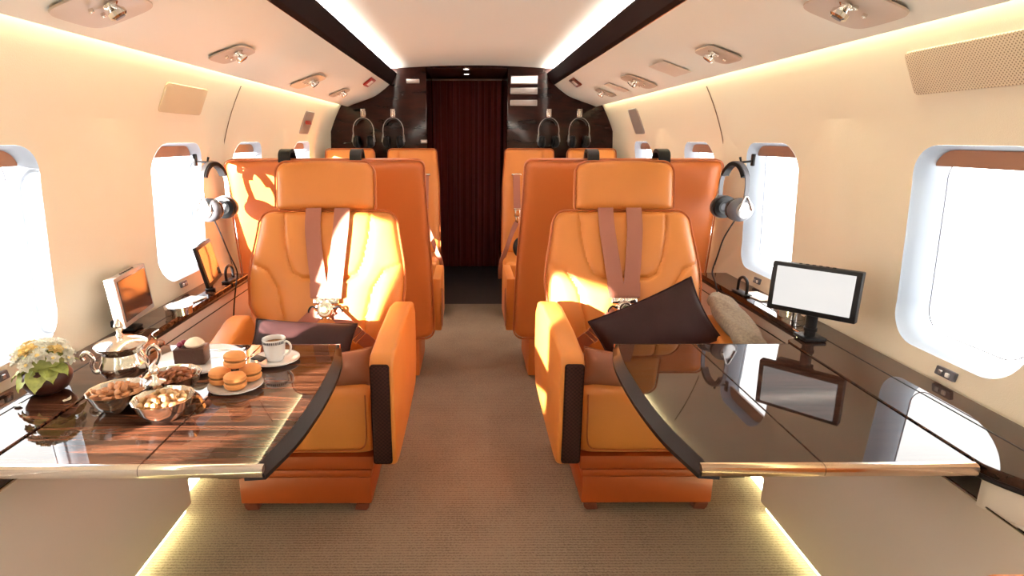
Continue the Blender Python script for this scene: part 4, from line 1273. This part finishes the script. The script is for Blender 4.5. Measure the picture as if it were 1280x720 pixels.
for k, (x, y, L) in enumerate(((-0.975, 1.255, 'cream petal fallen on the table just below the flower pot'), (-1.06, 1.235, 'cream petal fallen on the ledge left of the flower pot'))):
    bm = bmesh.new(); leaf_mesh(bm, Matrix.Identity(4), 0.026, 0.015)
    for v in bm.verts: v.co.z = abs(v.co.z) * 0.5 + 0.001
    o = tag(build('petal', bm, PETAL), L, 'petal'); o.location = (x, y, ZT + 0.001); o.rotation_euler = (0, 0, 1.2 * k)

# sugar bowl
t = thing('sugar_bowl', 'polished silver lidded sugar bowl with two handles on the left table', 'sugar bowl', (-0.902, 1.385, ZT))
bm = bmesh.new(); lathe(bm, [(0.0, 0.0), (0.036, 0.0), (0.038, 0.006), (0.034, 0.010), (0.050, 0.020), (0.060, 0.036), (0.060, 0.048), (0.052, 0.062), (0.049, 0.072), (0.056, 0.082), (0.062, 0.086), (0.060, 0.088), (0.0, 0.088)], (0, 0, 0), 48)
for v in bm.verts:
    a = math.atan2(v.co.y, v.co.x); r = math.hypot(v.co.x, v.co.y)
    if 0.012 < v.co.z < 0.07: v.co.x *= 1 + 0.025 * math.cos(8 * a); v.co.y *= 1 + 0.025 * math.cos(8 * a)
build('body', bm, SILVER, t)
bm = bmesh.new(); lathe(bm, [(0.064, 0.0885), (0.065, 0.092), (0.058, 0.096), (0.040, 0.103), (0.018, 0.108), (0.008, 0.110), (0, 0.110)], (0, 0, 0), 48)
ld = build('lid', bm, SILVER, t)
bm = bmesh.new(); lathe(bm, [(0.006, 0.108), (0.009, 0.113), (0.005, 0.118), (0.010, 0.126), (0.012, 0.134), (0.008, 0.142), (0.003, 0.150), (0, 0.152)], (0, 0, 0), 20); build('finial', bm, SILVER, ld)
for sx in (-1, 1):
    bm = bmesh.new(); tube(bm, smoothpts([(sx * 0.054, 0, 0.030), (sx * 0.072, 0, 0.028), (sx * 0.078, 0, 0.045), (sx * 0.072, 0, 0.06), (sx * 0.085, 0, 0.075), (sx * 0.098, 0, 0.068), (sx * 0.095, 0, 0.058)] if sx < 0 else [(0.052, 0, 0.028), (0.074, 0, 0.030), (0.088, 0, 0.050), (0.090, 0, 0.068), (0.078, 0, 0.080), (0.064, 0, 0.072), (0.060, 0, 0.060)], 6), 0.0055, 10); build('handle', bm, SILVER, t)
t.rotation_euler = (0, 0, R(14)); t.scale = (0.93, 0.93, 1.10)

# triple nut dish
t = thing('nut_dish', 'silver dish of three joined bowls with a central finial on the left table', 'nut dish', (-0.748, 1.245, ZT))
bc = []
for a, nm in ((190, 'left'), (-52, 'front'), (88, 'back')):
    q_ = 0.082 if nm == 'left' else 0.074
    c = (q_ * math.cos(R(a)), q_ * math.sin(R(a)))
    bc.append(c)
    bm = bmesh.new()
    lathe(bm, [(0.0, 0.004), (0.030, 0.004), (0.034, 0.0), (0.042, 0.008), (0.055, 0.024), (0.0625, 0.044), (0.0640, 0.047), (0.0610, 0.046), (0.053, 0.028), (0.040, 0.012), (0.0, 0.009)], (c[0], c[1], 0), 48)
    for v in bm.verts:
        dx, dy = v.co.x - c[0], v.co.y - c[1]; an = math.atan2(dy, dx)
        k = 1 + 0.018 * math.cos(14 * an) * min(1, v.co.z / 0.03)
        v.co.x = c[0] + dx * k; v.co.y = c[1] + dy * k
    build('bowl', bm, SILVER, t)
bm = bmesh.new(); lathe(bm, [(0.012, 0.030), (0.010, 0.050), (0.014, 0.054), (0.022, 0.058), (0.008, 0.064), (0.005, 0.072), (0.011, 0.080), (0.012, 0.088), (0.007, 0.098), (0.0, 0.104)], (0, 0, 0), 24)
fin = build('finial', bm, SILVER, t)
bm = bmesh.new()
for a in (190, -52, 88): ribbon(bm, [(0.0, 0, 0.050), (0.012 * math.cos(R(a)), 0.012 * math.sin(R(a)), 0.052), (0.020 * math.cos(R(a)), 0.020 * math.sin(R(a)), 0.048)], (-math.sin(R(a)), math.cos(R(a)), 0), 0.02, 0.004, 3)
build('leaf_scroll', bm, SILVER, fin)
# nuts
def nut_mesh(kind):
    bm = bmesh.new(); bmesh.ops.create_uvsphere(bm, u_segments=12, v_segments=8, radius=1)
    for v in bm.verts:
        x, y, z = v.co
        if kind == 'almond': v.co = Vector((x * 0.0115, y * 0.0068 * (1 - 0.28 * x), z * 0.0042 * (1 - 0.1 * x)))
        elif kind == 'pecan': v.co = Vector((x * 0.0125, y * 0.0062 * (1 - 0.1 * abs(x)), z * 0.0045 + 0.0006 * math.sin(8 * y)))
        elif kind == 'hazelnut': v.co = Vector((x * 0.0072, y * 0.0070, z * 0.0066 * (1.1 if z > 0 else 1)))
        else: v.co = Vector((x * 0.0105, y * 0.0050 + 0.006 * (x * x - 0.4), z * 0.0045))
    return bm
def scatter(ci, kinds, label, group, seed, counts=(26, 22, 9)):
    rg = random.Random(seed)
    base = {}
    cx_, cy_ = t.location.x + bc[ci][0], t.location.y + bc[ci][1]
    for layer, (R0, z, cnt) in enumerate(((0.044, 0.029, counts[0]), (0.0475, 0.040, counts[1]), (0.030, 0.0495, counts[2]))):
        placed = []
        dmin = 0.0135
        tries = 0
        while len(placed) < cnt and tries < 6000:
            tries += 1
            if tries % 400 == 0: dmin *= 0.93
            r = R0 * math.sqrt(rg.random()); a = 2 * PI * rg.random()
            x, y = r * math.cos(a), r * math.sin(a)
            if all((x - p[0]) ** 2 + (y - p[1]) ** 2 > dmin ** 2 for p in placed): placed.append((x, y))
        for x, y in placed:
            k, m, nm = rg.choice(kinds)
            if (k, nm) not in base:
                o = build(nm, nut_mesh(k), m); base[k, nm] = o; o['label'] = label % nm; o['category'] = 'nut'; o['group'] = group
            else:
                o = base[k, nm].copy(); COL.objects.link(o); o['label'] = label % nm
            zz = z - 0.16 * (x * x + y * y) / R0 if layer else z
            zz = z + (0.006 * (1 - (x * x + y * y) / R0 ** 2) if layer else 0)
            o.location = (cx_ + x, cy_ + y, ZT + zz)
            o.rotation_euler = (rg.uniform(-0.5, 0.5), rg.uniform(-0.45, 0.45), rg.uniform(0, 2 * PI))
scatter(0, [('almond', ALMOND, 'almond')], 'brown %s heaped in the left bowl of the silver dish', 'almonds in the left bowl', 11)
scatter(1, [('hazelnut', HAZEL, 'hazelnut'), ('hazelnut', HAZEL, 'hazelnut'), ('cashew', HAZEL, 'cashew'), ('almond', ALMOND, 'almond')], 'roasted %s among the pale mixed nuts in the front bowl', 'mixed pale nuts in the front bowl', 12, (26, 24, 12))
scatter(2, [('pecan', PECAN, 'pecan')], 'dark brown %s heaped in the back bowl of the silver dish', 'dark nuts in the back bowl', 13)

# plates
def plate(x, y, r, label, name='plate', deep=0.010):
    t = thing(name, label, name, (x, y, ZT))
    bm = bmesh.new(); lathe(bm, [(0.0, 0.0015), (r * 0.55, 0.0015), (r * 0.58, 0.0), (r * 0.63, 0.0015), (r * 0.95, deep * 0.85), (r, deep), (r * 0.995, deep + 0.002), (r * 0.93, deep), (r * 0.66, 0.0045), (r * 0.6, 0.0040), (0.0, 0.0040)], (0, 0, 0), 56); build('dish', bm, PORC, t)
    bm = bmesh.new(); tube(bm, [(r * 0.985 * math.cos(2 * PI * i / 48), r * 0.985 * math.sin(2 * PI * i / 48), deep + 0.0022) for i in range(48)], 0.0009, 6, closed=True); build('rim_line', bm, STEEL, t)
    return t
plate(-0.770, 1.505, 0.118, 'large white plate under the chocolate cake', 'plate', 0.012)
plate(-0.607, 1.345, 0.066, 'small white plate carrying the orange macarons', 'plate', 0.008)
plate(-0.565, 1.520, 0.066, 'white saucer under the coffee cup', 'saucer', 0.008)
# cake
t = thing('cake_slice', 'square chocolate cake topped with cream on the large white plate', 'cake', (-0.785, 1.500, ZT + 0.0052)); t.rotation_euler = (0, 0, R(8))
bm = bmesh.new(); box(bm, (0, 0, 0.023), (0.080, 0.055, 0.046), 0.004, 2); build('sponge', bm, CAKE, t)
bm = bmesh.new(); lathe(bm, [(0.0, 0.0465), (0.020, 0.0465), (0.024, 0.053), (0.019, 0.062), (0.010, 0.069), (0, 0.072)], (0.010, 0, 0), 20)
for v in bm.verts: v.co.x += 0.003 * math.sin(v.co.y * 200); 
build('cream_dollop', bm, CREAMTOP, t)
for x, y in ((-0.026, -0.008), (-0.022, 0.010)):
    bm = bmesh.new(); t_ = bmesh.new(); bmesh.ops.create_uvsphere(t_, u_segments=14, v_segments=10, radius=0.008); t_.transform(Matrix.Translation((x, y, 0.054))); merge(bm, t_); build('berry', bm, BERRY, t)
# dessert fork on the plate
def cutlery(name, loc, rz, label, L=0.13):
    t = thing(name, label, name.replace('_', ' '), loc, rz)
    bm = bmesh.new(); ribbon(bm, [(-L / 2, 0, 0.002), (-L / 4, 0, 0.006), (L * 0.1, 0, 0.004), (L * 0.25, 0, 0.003)], (0, 1, 0), 0.006, 0.002, 4); build('handle', bm, SILVER, t)
    bm = bmesh.new()
    if 'fork' in name:
        for k in (-1, 0, 1): ribbon(bm, [(L * 0.24, k * 0.004, 0.003), (L * 0.36, k * 0.0055, 0.002), (L * 0.5, k * 0.005, 0.005)], (0, 1, 0), 0.003, 0.0015, 3)
        build('tines', bm, SILVER, t)
    else:
        lathe(bm, [(0.0, 0.001), (0.008, 0.002), (0.011, 0.005), (0.010, 0.005), (0.007, 0.003), (0, 0.002)], (L * 0.36, 0, 0), 16, sx=1.5); build('bowl', bm, SILVER, t)
    return t
cutlery('dessert_fork', (-0.735, 1.568, ZT + 0.0095), R(12), 'silver fork lying behind the cake on the large plate')
cutlery('tea_spoon', (-0.612, 1.495, ZT + 0.0095), R(118), 'small silver spoon on the saucer left of the cup', 0.085)
# macarons
def macaron(loc, rot, label):
    t = thing('macaron', label, 'macaron', loc); t.rotation_euler = rot
    for up in (0, 1):
        bm = bmesh.new()
        pr = [(0.0, 0.0), (0.0205, 0.0), (0.0225, 0.0025), (0.0215, 0.005), (0.0215, 0.008), (0.018, 0.012), (0.011, 0.0145), (0, 0.0152)]
        lathe(bm, pr, (0, 0, 0), 30)
        bm.transform(Matrix.Translation((0, 0, 0.0195)) if up else (Matrix.Translation((0, 0, 0.0152)) @ Matrix.Rotation(PI, 4, 'X')))
        build('shell', bm, MAC, t)
    bm = bmesh.new(); lathe(bm, [(0.0, 0.0150), (0.0195, 0.0150), (0.0203, 0.01735), (0.0195, 0.0197), (0, 0.0197)], (0, 0, 0), 26); build('filling', bm, MACFILL, t)
    t.scale = (1.22, 1.22, 1.22)
    return t
mz = ZT + 0.0052
macaron((-0.647, 1.352, mz), (0, 0, 0), 'orange macaron on the left of the small plate')
macaron((-0.598, 1.322, mz), (0, 0, 0), 'orange macaron at the front of the small plate')
macaron((-0.580, 1.376, mz), (0, 0, 0), 'orange macaron on the right of the small plate behind the front one')
macaron((-0.608, 1.352, mz + 0.0430), (R(-4), R(3), 0), 'orange macaron stacked on top of the other three')
# cup
t = thing('coffee_cup', 'white coffee cup with patterned rim on the saucer', 'cup', (-0.565, 1.520, ZT + 0.0045))
bm = bmesh.new(); lathe(bm, [(0.0, 0.002), (0.020, 0.002), (0.021, 0.0), (0.023, 0.002), (0.0265, 0.015), (0.029, 0.035), (0.0315, 0.062), (0.0308, 0.063), (0.0295, 0.060), (0.027, 0.034), (0.0245, 0.012), (0.0, 0.006)], (0, 0, 0), 44); build('body', bm, PORC, t)
bm = bmesh.new(); lathe(bm, [(0.0, 0.050), (0.0285, 0.050)], (0, 0, 0), 32, cap=False); build('coffee', bm, COFFEE, t)
bm = bmesh.new()
for k in range(36):
    a = 2 * PI * k / 36
    box(bm, (0.0311 * math.cos(a), 0.0311 * math.sin(a), 0.0545), (0.0012, 0.0036, 0.007), 0.0, rot=Matrix.Rotation(a, 4, 'Z'))
build('rim_pattern', bm, GREYP, t)
bm = bmesh.new(); tube(bm, smoothpts([(0.028, 0, 0.052), (0.040, 0, 0.056), (0.050, 0, 0.045), (0.046, 0, 0.028), (0.034, 0, 0.018), (0.026, 0, 0.016)], 6), 0.003, 8); build('handle', bm, PORC, t)
t.rotation_euler = (0, 0, R(-12))
bm = bmesh.new(); box(bm, (0, 0, 0.003), (0.036, 0.026, 0.004), 0.0015)
o = tag(build('chocolate_square', bm, BLACK), 'small dark wrapped chocolate on the saucer beside the cup', 'chocolate'); o.location = (-0.603, 1.468 + 0.03, ZT + 0.0135); o.rotation_euler = (R(4), R(6), R(-20))
